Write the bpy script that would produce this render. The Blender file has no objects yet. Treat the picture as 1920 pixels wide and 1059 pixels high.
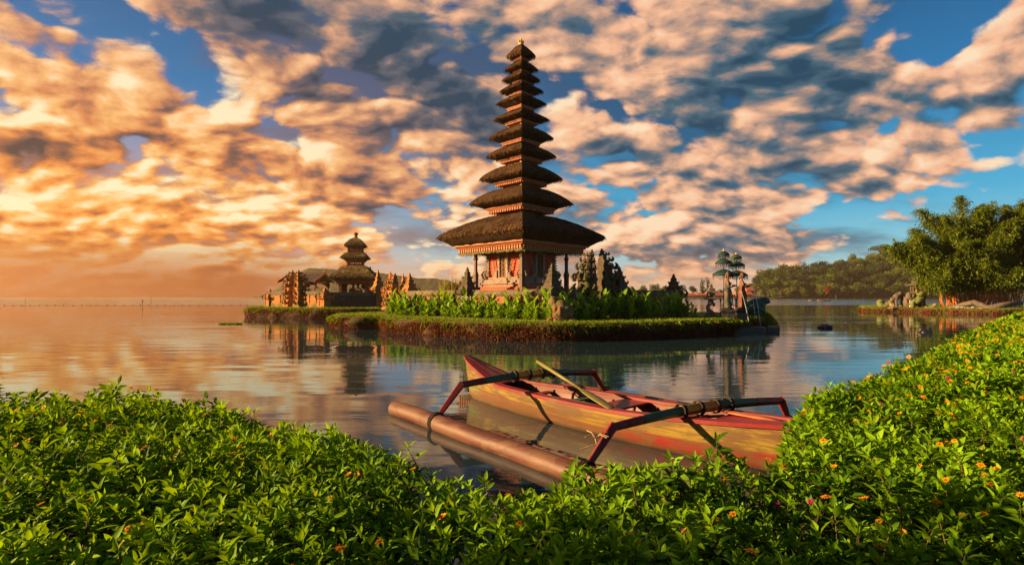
import bpy, bmesh, math, random
import numpy as np
from mathutils import Vector, Matrix, noise as mnoise

# ------------------------------------------------------------------ camera
SC = bpy.context.scene
USE_HAZE = True
COL = SC.collection
R = math.radians
CAM_H, FPX, CX, HY = 1.9, 1000.0, 960.0, 556.0
cam_d = bpy.data.cameras.new('camera')
cam_d.sensor_width = 36.0
cam_d.lens = 36.0 * FPX / 1920.0
cam_d.shift_y = (HY - 529.5) / 1920.0
cam_d.clip_start = 0.05
cam_d.clip_end = 20000.0
cam = bpy.data.objects.new('camera', cam_d)
cam.location = (0, 0, CAM_H)
cam.rotation_euler = (R(90), 0, 0)
COL.objects.link(cam)
SC.camera = cam

SC.view_settings.view_transform = 'Standard'
SC.view_settings.look = 'None'
SC.view_settings.gamma = 1.0
SC.view_settings.exposure = 1.7
SC.cycles.use_denoising = True
SC.cycles.denoising_prefilter = 'NONE'
SC.cycles.use_adaptive_sampling = False
SC.cycles.max_bounces = 6
SC.cycles.diffuse_bounces = 2
SC.cycles.glossy_bounces = 3
SC.cycles.transmission_bounces = 4
SC.cycles.volume_bounces = 1
SC.cycles.transparent_max_bounces = 8
SC.cycles.caustics_reflective = False
SC.cycles.caustics_refractive = False
SC.cycles.sample_clamp_indirect = 6.0

# ------------------------------------------------------------------ sun
SUN_EL, SUN_A = R(14.5), R(7.0)          # height; how far behind the camera's left
TO_SUN = Vector((-math.cos(SUN_EL) * math.cos(SUN_A), -math.cos(SUN_EL) * math.sin(SUN_A), math.sin(SUN_EL)))
sun_d = bpy.data.lights.new('sun', 'SUN')
sun_d.energy = 5.0
sun_d.angle = R(0.5)
sun_d.color = (1.0, 0.60, 0.27)
sun = bpy.data.objects.new('sun', sun_d)
sun.rotation_euler = TO_SUN.to_track_quat('Z', 'Y').to_euler()
sun.location = TO_SUN * 300
COL.objects.link(sun)


# ------------------------------------------------------------------ node expressions
class E:
    """a value in a node tree; + - * / build Math nodes"""
    def __init__(s, nt, sock):
        s.nt, s.s = nt, sock

    def _m(s, op, *a):
        n = s.nt.nodes.new('ShaderNodeMath'); n.operation = op
        for i, x in enumerate((s,) + a):
            if isinstance(x, E): s.nt.links.new(x.s, n.inputs[i])
            else: n.inputs[i].default_value = x
        return E(s.nt, n.outputs[0])
    def __add__(s, o): return s._m('ADD', o)
    __radd__ = __add__
    def __mul__(s, o): return s._m('MULTIPLY', o)
    __rmul__ = __mul__
    def __sub__(s, o): return s._m('SUBTRACT', o)
    def __rsub__(s, o): return (s * -1.0) + o
    def __truediv__(s, o): return s._m('DIVIDE', o)
    def pow(s, o): return s._m('POWER', o)
    def max(s, o): return s._m('MAXIMUM', o)
    def min(s, o): return s._m('MINIMUM', o)
    def abs(s): return s._m('ABSOLUTE')
    def exp(s): return s._m('EXPONENT')
    def sqrt(s): return s._m('SQRT')
    def atan2(s, o): return s._m('ARCTAN2', o)
    def asin(s): return s._m('ARCSINE')
    def ramp(s, a, b, lo=0.0, hi=1.0, smooth=True):
        n = s.nt.nodes.new('ShaderNodeMapRange')
        n.interpolation_type = 'SMOOTHSTEP' if smooth else 'LINEAR'
        s.nt.links.new(s.s, n.inputs[0])
        for i, v in zip((1, 2, 3, 4), (a, b, lo, hi)): n.inputs[i].default_value = v
        return E(s.nt, n.outputs[0])


def setin(nt, sock, v):
    if isinstance(v, E): nt.links.new(v.s, sock)
    elif hasattr(v, 'is_linked'): nt.links.new(v, sock)
    else:
        try: sock.default_value = v
        except Exception: sock.default_value = (*v, 1.0)


def n_mix(nt, f, a, b, mode='MIX'):
    n = nt.nodes.new('ShaderNodeMix'); n.data_type = 'RGBA'; n.blend_type = mode
    setin(nt, n.inputs[0], f); setin(nt, n.inputs[6], a); setin(nt, n.inputs[7], b)
    return n.outputs[2]


def n_noise(nt, vec, scale, detail=3.0, rough=0.55, dist=0.0, out=0):
    n = nt.nodes.new('ShaderNodeTexNoise')
    if vec is not None: setin(nt, n.inputs['Vector'], vec)
    n.inputs['Scale'].default_value = scale; n.inputs['Detail'].default_value = detail
    n.inputs['Roughness'].default_value = rough; n.inputs['Distortion'].default_value = dist
    return E(nt, n.outputs[out]) if out == 0 else n.outputs[out]


def n_xyz(nt, vec):
    n = nt.nodes.new('ShaderNodeSeparateXYZ'); nt.links.new(vec, n.inputs[0])
    return [E(nt, o) for o in n.outputs]


def n_comb(nt, x, y, z):
    n = nt.nodes.new('ShaderNodeCombineXYZ')
    for i, v in enumerate((x, y, z)): setin(nt, n.inputs[i], v)
    return n.outputs[0]


def n_map(nt, vec, loc=(0, 0, 0), rot=(0, 0, 0), scale=(1, 1, 1), kind='POINT'):
    n = nt.nodes.new('ShaderNodeMapping'); n.vector_type = kind
    nt.links.new(vec, n.inputs[0])
    n.inputs[1].default_value = loc; n.inputs[2].default_value = rot; n.inputs[3].default_value = scale
    return n.outputs[0]


def n_vec(nt, op, a, b=None):
    n = nt.nodes.new('ShaderNodeVectorMath'); n.operation = op
    setin(nt, n.inputs[0], a)
    if b is not None: setin(nt, n.inputs[1], b)
    return n.outputs['Value'] if op in ('LENGTH', 'DOT_PRODUCT') else n.outputs[0]


def n_scale(nt, v, f):
    n = nt.nodes.new('ShaderNodeVectorMath'); n.operation = 'SCALE'
    setin(nt, n.inputs[0], v); setin(nt, n.inputs['Scale'], f)
    return n.outputs[0]


def n_ramp(nt, fac, stops, interp='LINEAR'):
    n = nt.nodes.new('ShaderNodeValToRGB'); n.color_ramp.interpolation = interp
    el = n.color_ramp.elements
    while len(el) < len(stops): el.new(0.5)
    for e, (p, c) in zip(el, stops):
        e.position = p; e.color = (*c, 1.0)
    setin(nt, n.inputs[0], fac)
    return n.outputs[0]


def srgb(r, g, b):
    f = lambda c: c / 12.92 if c <= 0.04045 else ((c + 0.055) / 1.055) ** 2.4
    return (f(r / 255), f(g / 255), f(b / 255))


# ------------------------------------------------------------------ sky: Nishita air, sunset glow, a deck of broken clouds
def azel(px, py):
    a = math.atan((px - CX) / FPX)
    return a, math.atan((HY - py) / FPX * math.cos(a))


def build_world():
    w = bpy.data.worlds.new('World'); SC.world = w
    w.use_nodes = True
    nt = w.node_tree; nt.nodes.clear()
    out = nt.nodes.new('ShaderNodeOutputWorld'); bg = nt.nodes.new('ShaderNodeBackground')
    nt.links.new(bg.outputs[0], out.inputs[0])
    STR = 0.1
    bg.inputs['Strength'].default_value = STR
    K = 1.0 / STR / (2 ** SC.view_settings.exposure)       # a colour as it should look -> sky units
    def look(r, g, b): return tuple(c * K for c in srgb(r, g, b))
    tc = nt.nodes.new('ShaderNodeTexCoord')
    D = tc.outputs['Generated']
    x, y, z = n_xyz(nt, D)
    az = x.atan2(y)
    el = z.max(-0.05).min(1.0).asin()
    ae = n_comb(nt, az, el, 0.0)

    sky = nt.nodes.new('ShaderNodeTexSky'); sky.sky_type = 'NISHITA'
    sky.sun_disc = False; sky.sun_elevation = SUN_EL
    sky.sun_rotation = math.atan2(TO_SUN.x, TO_SUN.y)
    sky.altitude = 1200; sky.air_density = 1.0; sky.dust_density = 1.2; sky.ozone_density = 2.5
    # clear air: deep saturated blue above, teal low on the right
    air = n_ramp(nt, el.ramp(0.0, 0.62, smooth=False),
                 [(0.0, look(186, 196, 184)), (0.10, look(136, 208, 220)), (0.25, look(48, 170, 210)), (0.5, look(0, 116, 172)), (0.85, look(0, 70, 116)), (1.0, look(0, 48, 84))])
    air = n_mix(nt, 0.95, sky.outputs[0], air)
    # the glow low on the left
    left = az.ramp(0.10, -0.75)
    glow = left * el.ramp(0.34, 0.0)
    base = n_mix(nt, glow, air, look(250, 136, 40))
    warmL = az.ramp(0.35, -0.65) * el.ramp(0.62, 0.05)      # how sunset-coloured a cloud here is

    # where the deck is thick (+) or open (-):  px, py, half-widths px, tilt deg, weight
    blobs = [
        (640, 105, 330, 130, 8, .16), (800, 190, 170, 80, 10, .10), (1480, 120, 250, 140, -10, .12), (1400, 300, 260, 70, -8, .10),
        (40, 285, 150, 50, 5, .18), (170, 160, 190, 110, 25, .16), (350, 265, 140, 95, 10, .16), (110, 215, 150, 45, 20, .12),
        (1200, 130, 190, 120, 0, .16), (960, 45, 130, 85, 10, .16), (1000, 250, 260, 150, 0, .08), (1840, 190, 190, 60, -28, .18), (1850, 95, 150, 40, -35, .14),
        (1270, 260, 180, 60, -10, .10), (1210, 400, 330, 60, -4, .10), (600, 340, 300, 110, 5, .12), (250, 420, 420, 110, 3, .14), (1250, 480, 420, 50, -3, .10),
        (1590, 222, 70, 30, -5, .18), (1640, 330, 130, 30, -6, .12), (1560, 440, 200, 30, -8, .08),
        (845, 75, 95, 75, 20, -0.158), (1015, 195, 95, 90, 0, -0.115), (90, 45, 190, 80, 5, -0.101), (230, 255, 260, 40, 8, -0.101), (330, 110, 130, 40, 30, -0.086),
        (1690, 250, 260, 90, -20, -0.050), (1780, 410, 300, 90, -10, -0.108), (1500, 330, 280, 110, -8, .10), (1620, 150, 120, 60, -10, .10), (1640, 60, 160, 90, 0, -0.058), (1780, 40, 120, 60, -30, -0.130), (1330, 60, 90, 60, 0, -0.043),
        (1500, 415, 170, 30, -6, -0.058), (820, 265, 90, 30, 0, -0.086), (120, 470, 500, 60, 0, .12),
    ]
    # where the deck is so deep that its underside stays dark
    deep = [(680, 115, 300, 110, 8, .60), (830, 185, 150, 60, 10, .30), (1490, 120, 220, 110, -10, .40), (60, 285, 120, 40, 5, .45), (1400, 310, 200, 40, -8, .22), (1260, 265, 150, 40, -10, .22), (600, 350, 130, 40, 5, .22)]

    def field(items, first):
        acc = None
        for px, py, sx, sy, tilt, wt in items:
            a, e = azel(px, py)
            k = math.cos(a) / FPX
            m = n_map(nt, ae, (a, e, 0), (0, 0, R(-tilt)), (sx * k * math.cos(a), sy * k, 1), 'TEXTURE')
            g = E(nt, n_vec(nt, 'LENGTH', m)).ramp(1.5, 0.0, 0.0, wt)
            acc = g if acc is None else acc + g
        return acc + first
    cov = field(blobs, -0.006).min(.13)
    dark = field(deep, 0.0).min(.6)

    # the deck, seen in slant; sampled here and at two points nearer the sun for light and shade
    cov = cov - az.ramp(0.10, 0.60, 0.0, 0.022) - el.ramp(0.62, 0.95, 0.0, 0.16) - y.ramp(0.25, -0.4, 0.0, 0.10)

    def deck(off, detail):
        v = n_vec(nt, 'ADD', D, off)
        x_, y_, z_ = n_xyz(nt, v)
        inv = (z_.max(0.0) + 0.40).pow(-1.0)
        q = n_comb(nt, x_ * inv, y_ * inv, z_ * 0.9)
        q = n_map(nt, q, rot=(0, 0, R(-24)), scale=(0.95, 1.15, 1.0))
        w = n_noise(nt, q, 3.0, 3.0, 0.5, out=1)
        q = n_vec(nt, 'ADD', q, n_scale(nt, w, 0.16))
        big = n_noise(nt, q, 3.9, detail, 0.58)
        vo = nt.nodes.new('ShaderNodeTexVoronoi'); vo.feature = 'F1'; vo.inputs['Scale'].default_value = 9.0
        vo.inputs['Detail'].default_value = 1.0; vo.inputs['Roughness'].default_value = 0.45
        nt.links.new(q, vo.inputs['Vector'])
        puff = E(nt, vo.outputs['Distance'])
        return big - puff * puff * 0.20
    d0 = deck((0, 0, 0), 9.0)
    d1 = deck((-0.016, 0.0, 0.013), 7.0)
    d2 = deck((-0.055, 0.0, 0.040), 4.0)
    # a thin slate veil behind the puffs
    iv = (z.max(0.0) + 0.30).pow(-1.0)
    vq = n_map(nt, n_comb(nt, x * iv, y * iv, z), rot=(0, 0, R(-24)), scale=(0.7, 1.4, 1.0))
    veil = (n_noise(nt, vq, 1.7, 6.0, 0.58, 0.3) + cov * 0.7 + dark * 0.30).ramp(0.46, 0.66)
    veilc = n_mix(nt, warmL, look(16, 78, 112), look(160, 106, 78))
    base = n_mix(nt, veil * 0.72, base, veilc)
    thick = (d0 + cov * 1.15) - 0.372
    alpha = thick.ramp(-0.055, 0.065)
    light = ((d0 - d1) * 1.9 + (d0 - d2) * 1.25 + 0.64 - thick.max(0.0) * 0.9 - dark * 0.75 + left * el.ramp(0.40, 0.06) * 0.16).max(0.0).min(1.0)
    # colours of a cloud from its shaded to its lit side
    cool = n_ramp(nt, light, [(0.0, look(22, 72, 98)), (0.25, look(74, 106, 124)), (0.45, look(164, 140, 130)), (0.70, look(246, 188, 150)), (1.0, look(255, 226, 190))])
    warm = n_ramp(nt, light, [(0.0, look(66, 58, 60)), (0.25, look(160, 96, 58)), (0.45, look(238, 138, 54)), (0.68, look(255, 190, 98)), (0.92, look(255, 244, 196))])
    cl = n_mix(nt, warmL, cool, warm)
    # thin out to the haze at the horizon
    alpha = alpha * el.ramp(-0.01, 0.05, 0.35, 1.0)
    skyc = n_mix(nt, alpha, base, cl)
    # dim brown murk low on the left, peach band low in the middle
    murk = (el + (n_noise(nt, n_map(nt, ae, scale=(5, 40, 1)), 1.0, 3.0) - 0.5) * 0.05).ramp(0.115, 0.03) * az.ramp(-0.16, -0.48)
    skyc = n_mix(nt, murk * 0.9, skyc, look(150, 68, 28))
    mid = el.ramp(0.10, 0.0) * az.ramp(0.75, 0.25) * az.ramp(-0.4, -0.15)
    skyc = n_mix(nt, mid * 0.6, skyc, look(236, 164, 110))
    nt.links.new(skyc, bg.inputs['Color'])
    w.cycles.sampling_method = 'MANUAL'
    w.cycles.sample_map_resolution = 512


build_world()
# ------------------------------------------------------------------ building helpers
rng = np.random.default_rng(7)
random.seed(11)


def at(px, py, Y):
    """the point at depth Y seen at that pixel of the photograph (used once, to survey the place)"""
    return Vector(((px - CX) / FPX * Y, Y, CAM_H - (py - HY) / FPX * Y))


def zat(py, Y): return CAM_H - (py - HY) / FPX * Y
def xat(px, Y): return (px - CX) / FPX * Y


def tag(o, label=None, cat=None, group=None, kind=None):
    if label: o['label'] = label
    if cat: o['category'] = cat
    if group: o['group'] = group
    if kind: o['kind'] = kind
    return o


def thing(name, label, cat, loc=(0, 0, 0), rotz=0.0, group=None):
    o = bpy.data.objects.new(name, None)
    o.empty_display_size = 0.2
    o.location = loc; o.rotation_euler = (0, 0, rotz)
    COL.objects.link(o)
    return tag(o, label, cat, group)


KIDS = {}


def put(name, me, parent=None):
    o = bpy.data.objects.new(name, me)
    COL.objects.link(o)
    if parent is not None:
        o.parent = parent
        KIDS.setdefault(parent.name, []).append(o)
    return o


def dup(root, loc=None, rotz=None, label=None, group=None, scale=None):
    """a copy of a thing with copies of its parts and their sub-parts"""
    r = root.copy(); COL.objects.link(r)
    if loc is not None: r.location = loc
    if rotz is not None: r.rotation_euler = (0, 0, rotz)
    if scale is not None: r.scale = scale if hasattr(scale, '__len__') else (scale,) * 3
    if label: r['label'] = label
    if group: r['group'] = group
    def kids(src, dst):
        for ch in KIDS.get(src.name, []):
            c = ch.copy(); COL.objects.link(c); c.parent = dst
            KIDS.setdefault(dst.name, []).append(c)
            kids(ch, c)
    kids(root, r)
    return r


class MB:
    """collects shapes and links them as ONE mesh object"""
    def __init__(s):
        s.v, s.f, s.mi, s.M = [], [], [], None

    def add(s, vs, fs, m=0):
        b = len(s.v)
        if s.M is not None: vs = [s.M @ Vector(p) for p in vs]
        s.v += [tuple(p) for p in vs]
        s.f += [tuple(i + b for i in f) for f in fs]
        s.mi += [m] * len(fs)

    def box(s, x0, x1, y0, y1, z0, z1, m=0, top=1.0):
        cx, cy = (x0 + x1) / 2, (y0 + y1) / 2
        t = lambda a, c: c + (a - c) * top
        vs = [(x0, y0, z0), (x1, y0, z0), (x1, y1, z0), (x0, y1, z0),
              (t(x0, cx), t(y0, cy), z1), (t(x1, cx), t(y0, cy), z1), (t(x1, cx), t(y1, cy), z1), (t(x0, cx), t(y1, cy), z1)]
        s.add(vs, [(3, 2, 1, 0), (4, 5, 6, 7), (0, 1, 5, 4), (1, 2, 6, 5), (2, 3, 7, 6), (3, 0, 4, 7)], m)

    def bar(s, a, b, w, h, m=0, up=(0, 0, 1)):
        a, b = Vector(a), Vector(b)
        d = (b - a).normalized(); sd = d.cross(Vector(up))
        if sd.length < 1e-4: sd = d.cross(Vector((1, 0, 0)))
        sd.normalize(); u = sd.cross(d)
        vs = [p + sd * (w / 2 * i) + u * (h / 2 * j) for p in (a, b) for i, j in ((-1, -1), (1, -1), (1, 1), (-1, 1))]
        s.add(vs, [(3, 2, 1, 0), (4, 5, 6, 7), (0, 1, 5, 4), (1, 2, 6, 5), (2, 3, 7, 6), (3, 0, 4, 7)], m)

    def loft(s, rings, m=0, cap0=True, cap1=True, closed=True):
        n = len(rings[0]); vs = [p for r in rings for p in r]; fs = []
        for i in range(len(rings) - 1):
            for j in range(n if closed else n - 1):
                k = (j + 1) % n
                fs.append((i * n + j, i * n + k, (i + 1) * n + k, (i + 1) * n + j))
        if cap0: fs.append(tuple(range(n - 1, -1, -1)))
        if cap1: fs.append(tuple((len(rings) - 1) * n + j for j in range(n)))
        s.add(vs, fs, m)

    def tube(s, pts, rad, n=8, m=0, cap=True, flat=1.0):
        pts = [Vector(p) for p in pts]
        if not hasattr(rad, '__len__'): rad = [rad] * len(pts)
        rings = []; u = None
        for i, p in enumerate(pts):
            d = (pts[min(i + 1, len(pts) - 1)] - pts[max(i - 1, 0)]).normalized()
            if u is None:
                u = d.cross(Vector((0, 0, 1)))
                if u.length < 1e-3: u = Vector((1, 0, 0))
            u = (u - d * u.dot(d)).normalized(); w = d.cross(u)
            rings.append([p + (u * math.cos(a) + w * math.sin(a) * flat) * rad[i] for a in (2 * math.pi * j / n for j in range(n))])
        s.loft(rings, m, cap, cap)

    def lathe(s, prof, n=16, c=(0, 0), m=0, ph=0.0, sx=1.0, sy=1.0):
        rings = [[(c[0] + r * sx * math.cos(ph + 2 * math.pi * j / n), c[1] + r * sy * math.sin(ph + 2 * math.pi * j / n), z) for j in range(n)] for r, z in prof]
        s.loft(rings, m)

    def sq(s, prof, c=(0, 0), m=0, sx=1.0, sy=1.0):
        """a square stack: (half side, z) rings"""
        s.loft([[(c[0] + r * sx * i, c[1] + r * sy * j, z) for i, j in ((-1, -1), (1, -1), (1, 1), (-1, 1))] for r, z in prof], m)

    def ball(s, c, r, m=0, nu=10, nv=7, rot=None):
        r = r if hasattr(r, '__len__') else (r, r, r)
        c = Vector(c); rings = []
        for i in range(1, nv):
            t = math.pi * i / nv
            ring = []
            for j in range(nu):
                p = Vector((r[0] * math.sin(t) * math.cos(2 * math.pi * j / nu), r[1] * math.sin(t) * math.sin(2 * math.pi * j / nu), -r[2] * math.cos(t)))
                ring.append(c + (rot @ p if rot is not None else p))
            rings.append(ring)
        s.loft(rings, m)

    def horn(s, p, out, h, r=0.05, m=0, curl=1.0):
        """an up-curling carved leaf, as on the corners of a shrine"""
        p, out = Vector(p), Vector(out).normalized()
        pts = [p, p + out * h * .35 + Vector((0, 0, h * .15)), p + out * h * .55 * curl + Vector((0, 0, h * .5)), p + out * h * .35 * curl + Vector((0, 0, h * .85)), p + out * h * .12 + Vector((0, 0, h))]
        s.tube(pts, [r, r * 1.25, r, r * .6, r * .15], 5, m)

    def mesh(s, name, mats, smooth=False, rough=0.0, rs=3.0):
        me = bpy.data.meshes.new(name)
        v = s.v
        if rough:
            v = [tuple(Vector(p) + mnoise.noise_vector(Vector(p) * rs) * rough) for p in v]
        me.from_pydata(v, [], s.f)
        for m in (mats if isinstance(mats, (list, tuple)) else [mats]): me.materials.append(m)
        me.polygons.foreach_set('material_index', s.mi)
        if smooth: me.polygons.foreach_set('use_smooth', [True] * len(s.f))
        me.update()
        return me

    def build(s, name, mats, parent=None, smooth=False, rough=0.0, rs=3.0):
        return put(name, s.mesh(name, mats, smooth, rough, rs), parent)


def carved(o, levels=2, strength=0.05, size=0.15, bevel=0.0):
    """subdivide and displace: weathered, carved stone"""
    if bevel:
        b = o.modifiers.new('edge', 'BEVEL'); b.width = bevel; b.segments = 2; b.limit_method = 'ANGLE'
    sd = o.modifiers.new('fine', 'SUBSURF'); sd.subdivision_type = 'SIMPLE'; sd.levels = levels; sd.render_levels = levels
    t = bpy.data.textures.get('carving_%.3f' % size)
    if t is None:
        t = bpy.data.textures.new('carving_%.3f' % size, 'CLOUDS'); t.noise_scale = size; t.noise_depth = 2
    d = o.modifiers.new('carve', 'DISPLACE'); d.texture = t; d.strength = strength; d.mid_level = 0.5; d.texture_coords = 'LOCAL'
    return o


def blob(name, mb, mats, parent=None, voxel=0.04, smooth=3):
    """melt overlapping shapes into one continuous skin"""
    o = mb.build(name, mats, parent, True)
    r = o.modifiers.new('skin', 'REMESH'); r.mode = 'VOXEL'; r.voxel_size = voxel; r.use_smooth_shade = True
    if smooth:
        q = o.modifiers.new('soft', 'SMOOTH'); q.iterations = smooth; q.factor = 0.5
    return o


def np_mesh(name, V, F, mats, tint=None, mi=None, smooth=False):
    """V: n x 3; F: list of index arrays (m x 3 or m x 4) ; tint: per vertex"""
    me = bpy.data.meshes.new(name)
    me.vertices.add(len(V)); me.vertices.foreach_set('co', np.asarray(V, np.float32).ravel())
    loops = np.concatenate([f.ravel() for f in F]); tot = np.concatenate([np.full(len(f), f.shape[1], np.int32) for f in F])
    me.loops.add(len(loops)); me.loops.foreach_set('vertex_index', loops.astype(np.int32))
    me.polygons.add(len(tot)); st = np.concatenate([[0], np.cumsum(tot)[:-1]]).astype(np.int32)
    me.polygons.foreach_set('loop_start', st)
    if smooth: me.polygons.foreach_set('use_smooth', np.ones(len(tot), bool))
    for m in (mats if isinstance(mats, (list, tuple)) else [mats]): me.materials.append(m)
    if mi is not None: me.polygons.foreach_set('material_index', mi.astype(np.int32))
    if tint is not None:
        a = me.attributes.new('tint', 'FLOAT', 'POINT'); a.data.foreach_set('value', tint.astype(np.float32))
    me.update(calc_edges=True)
    return me


def nrm(a): return a / np.maximum(np.linalg.norm(a, axis=-1, keepdims=True), 1e-9)


def leaf_arrays(P, A, N, L, W, curve=0.25, fold=0.25, tint=None, simple=False):
    """leaves at P growing along A with upper side N; L, W: length and half width per leaf -> V, F list, tint"""
    n = len(P); A = nrm(A); S = nrm(np.cross(A, N)); N = np.cross(S, A)
    if simple:
        T = np.array([(0, 0, 0), (.45, 1, .0), (1, 0, 0), (.45, -1, .0)], float)
        F = [np.array([(0, 1, 2), (0, 2, 3)])]
    else:
        T = np.array([(0, 0, 0), (.34, .95, 1), (.36, 0, 0), (.34, -.95, 1), (.70, .66, 1), (.72, 0, 0), (.70, -.66, 1), (1, 0, 0)], float)
        F = [np.array([(0, 2, 1), (0, 3, 2), (4, 5, 7), (5, 6, 7)]), np.array([(1, 2, 5, 4), (2, 3, 6, 5)])]
    t, w, e = T[:, 0], T[:, 1], T[:, 2]
    z = -curve * t ** 2
    V = (P[:, None, :] + A[:, None, :] * (L[:, None] * t)[..., None] + S[:, None, :] * (W[:, None] * w)[..., None]
         + N[:, None, :] * (L[:, None] * z + W[:, None] * fold * e * np.abs(w))[..., None])
    k = len(T); off = (np.arange(n) * k)[:, None, None]
    FF = [(f[None] + off).reshape(-1, f.shape[1]) for f in F]
    tt = None if tint is None else np.repeat(tint, k)
    return V.reshape(-1, 3), FF, tt


def join_arrays(parts):
    V, F3, F4, T, b = [], [], [], [], 0
    for v, fs, t in parts:
        V.append(v); T.append(t)
        for f in fs: (F3 if f.shape[1] == 3 else F4).append(f + b)
        b += len(v)
    F = []
    if F3: F.append(np.concatenate(F3))
    if F4: F.append(np.concatenate(F4))
    return np.concatenate(V), F, np.concatenate(T)


# ------------------------------------------------------------------ materials
def new_mat(name):
    m = bpy.data.materials.new(name); m.use_nodes = True
    nt = m.node_tree
    return m, nt, nt.nodes['Principled BSDF']


def coords(nt, which='Object'):
    for n in nt.nodes:
        if n.type == 'TEX_COORD': return n.outputs[which]
    return nt.nodes.new('ShaderNodeTexCoord').outputs[which]


def bump(nt, p, h, strength=0.5, dist=0.02):
    b = nt.nodes.new('ShaderNodeBump'); b.inputs['Strength'].default_value = strength; b.inputs['Distance'].default_value = dist
    setin(nt, b.inputs['Height'], h); nt.links.new(b.outputs[0], p.inputs['Normal'])


def surf(name, c1, c2, scale=4.0, rough=0.85, bump_s=0.5, bump_d=0.03, extra=None, extra_amt=(0.52, 0.62), bscale=None, detail=6.0, spec=0.3, extra_scale=1.6):
    """weathered stone, timber, soil: two tones by noise, an optional third in patches (moss, lichen), grain in relief"""
    m, nt, p = new_mat(name)
    v = coords(nt)
    n = n_noise(nt, v, scale, detail, 0.62)
    c = n_ramp(nt, n, [(0.30, c1), (0.70, c2)])
    if extra is not None:
        k = n_noise(nt, v, extra_scale, 5.0, 0.6, 0.3).ramp(*extra_amt)
        c = n_mix(nt, k, c, extra)
    nt.links.new(c, p.inputs['Base Color'])
    p.inputs['Roughness'].default_value = rough
    p.inputs['Specular IOR Level'].default_value = spec
    if bump_s: bump(nt, p, n_noise(nt, v, bscale or scale * 4, 6.0, 0.65), bump_s, bump_d)
    return m


def leafmat(name, dark, light, trans=0.35, rough=0.45, yellow=None, spec=0.35):
    """two-sided leaf: tone from the leaf's own 'tint', some light passes through"""
    m, nt, p = new_mat(name)
    a = nt.nodes.new('ShaderNodeAttribute'); a.attribute_name = 'tint'
    st = [(0.0, dark), (0.8, light)]
    if yellow: st = [(0.0, dark), (0.75, light), (0.93, light), (1.0, yellow)]
    c = n_ramp(nt, a.outputs['Fac'], st)
    nt.links.new(c, p.inputs['Base Color'])
    p.inputs['Roughness'].default_value = rough; p.inputs['Specular IOR Level'].default_value = spec
    t = nt.nodes.new('ShaderNodeBsdfTranslucent')
    hs = nt.nodes.new('ShaderNodeHueSaturation'); hs.inputs['Hue'].default_value = 0.48; hs.inputs['Saturation'].default_value = 1.1; hs.inputs['Value'].default_value = 1.3
    nt.links.new(c, hs.inputs['Color']); nt.links.new(hs.outputs[0], t.inputs['Color'])
    mx = nt.nodes.new('ShaderNodeMixShader'); mx.inputs[0].default_value = trans
    nt.links.new(p.outputs[0], mx.inputs[1]); nt.links.new(t.outputs[0], mx.inputs[2])
    nt.links.new(mx.outputs[0], nt.nodes['Material Output'].inputs['Surface'])
    return m


def thatchmat(name, c1, c2, moss, moss_amt=(0.52, 0.68)):
    """palm-fibre thatch: strands run down the slope (UV: u along the eave, v up the slope, metres)"""
    m, nt, p = new_mat(name)
    uv = coords(nt, 'UV'); tc = [n for n in nt.nodes if n.type == 'TEX_COORD'][0]; ob = tc.outputs['Object']
    s1 = n_noise(nt, n_map(nt, uv, scale=(26, 1.6, 1)), 1.0, 5.0, 0.6)
    s2 = n_noise(nt, n_map(nt, uv, scale=(5, 1.2, 1)), 1.0, 4.0, 0.6)
    c = n_ramp(nt, s1 * 0.6 + s2 * 0.4, [(0.34, c1), (0.66, c2)])
    k = n_noise(nt, ob, 1.3, 5.0, 0.65, 0.4).ramp(*moss_amt)
    c = n_mix(nt, k * 0.85, c, moss)
    nt.links.new(c, p.inputs['Base Color'])
    p.inputs['Roughness'].default_value = 0.95; p.inputs['Specular IOR Level'].default_value = 0.15
    bump(nt, p, s1 * 0.7 + s2 * 0.6, 0.9, 0.06)
    return m


def brickmat(name, c1, c2, mortar, bw=0.24, bh=0.065):
    m, nt, p = new_mat(name)
    x, y, z = n_xyz(nt, coords(nt))
    v = n_comb(nt, x + y * 0.37, z, 0.0)
    b = nt.nodes.new('ShaderNodeTexBrick')
    nt.links.new(v, b.inputs['Vector'])
    b.inputs['Scale'].default_value = 1.0; b.inputs['Brick Width'].default_value = bw; b.inputs['Row Height'].default_value = bh; b.inputs['Mortar Size'].default_value = 0.006
    b.inputs['Color1'].default_value = (*c1, 1); b.inputs['Color2'].default_value = (*c2, 1); b.inputs['Mortar'].default_value = (*mortar, 1)
    n = n_noise(nt, coords(nt), 3.0, 5.0)
    c = n_mix(nt, n.ramp(0.4, 0.75) * 0.6, b.outputs['Color'], tuple(q * 0.5 for q in c1))
    nt.links.new(c, p.inputs['Base Color']); p.inputs['Roughness'].default_value = 0.9
    bump(nt, p, b.outputs['Fac'], -0.4, 0.01)
    return m


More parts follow.
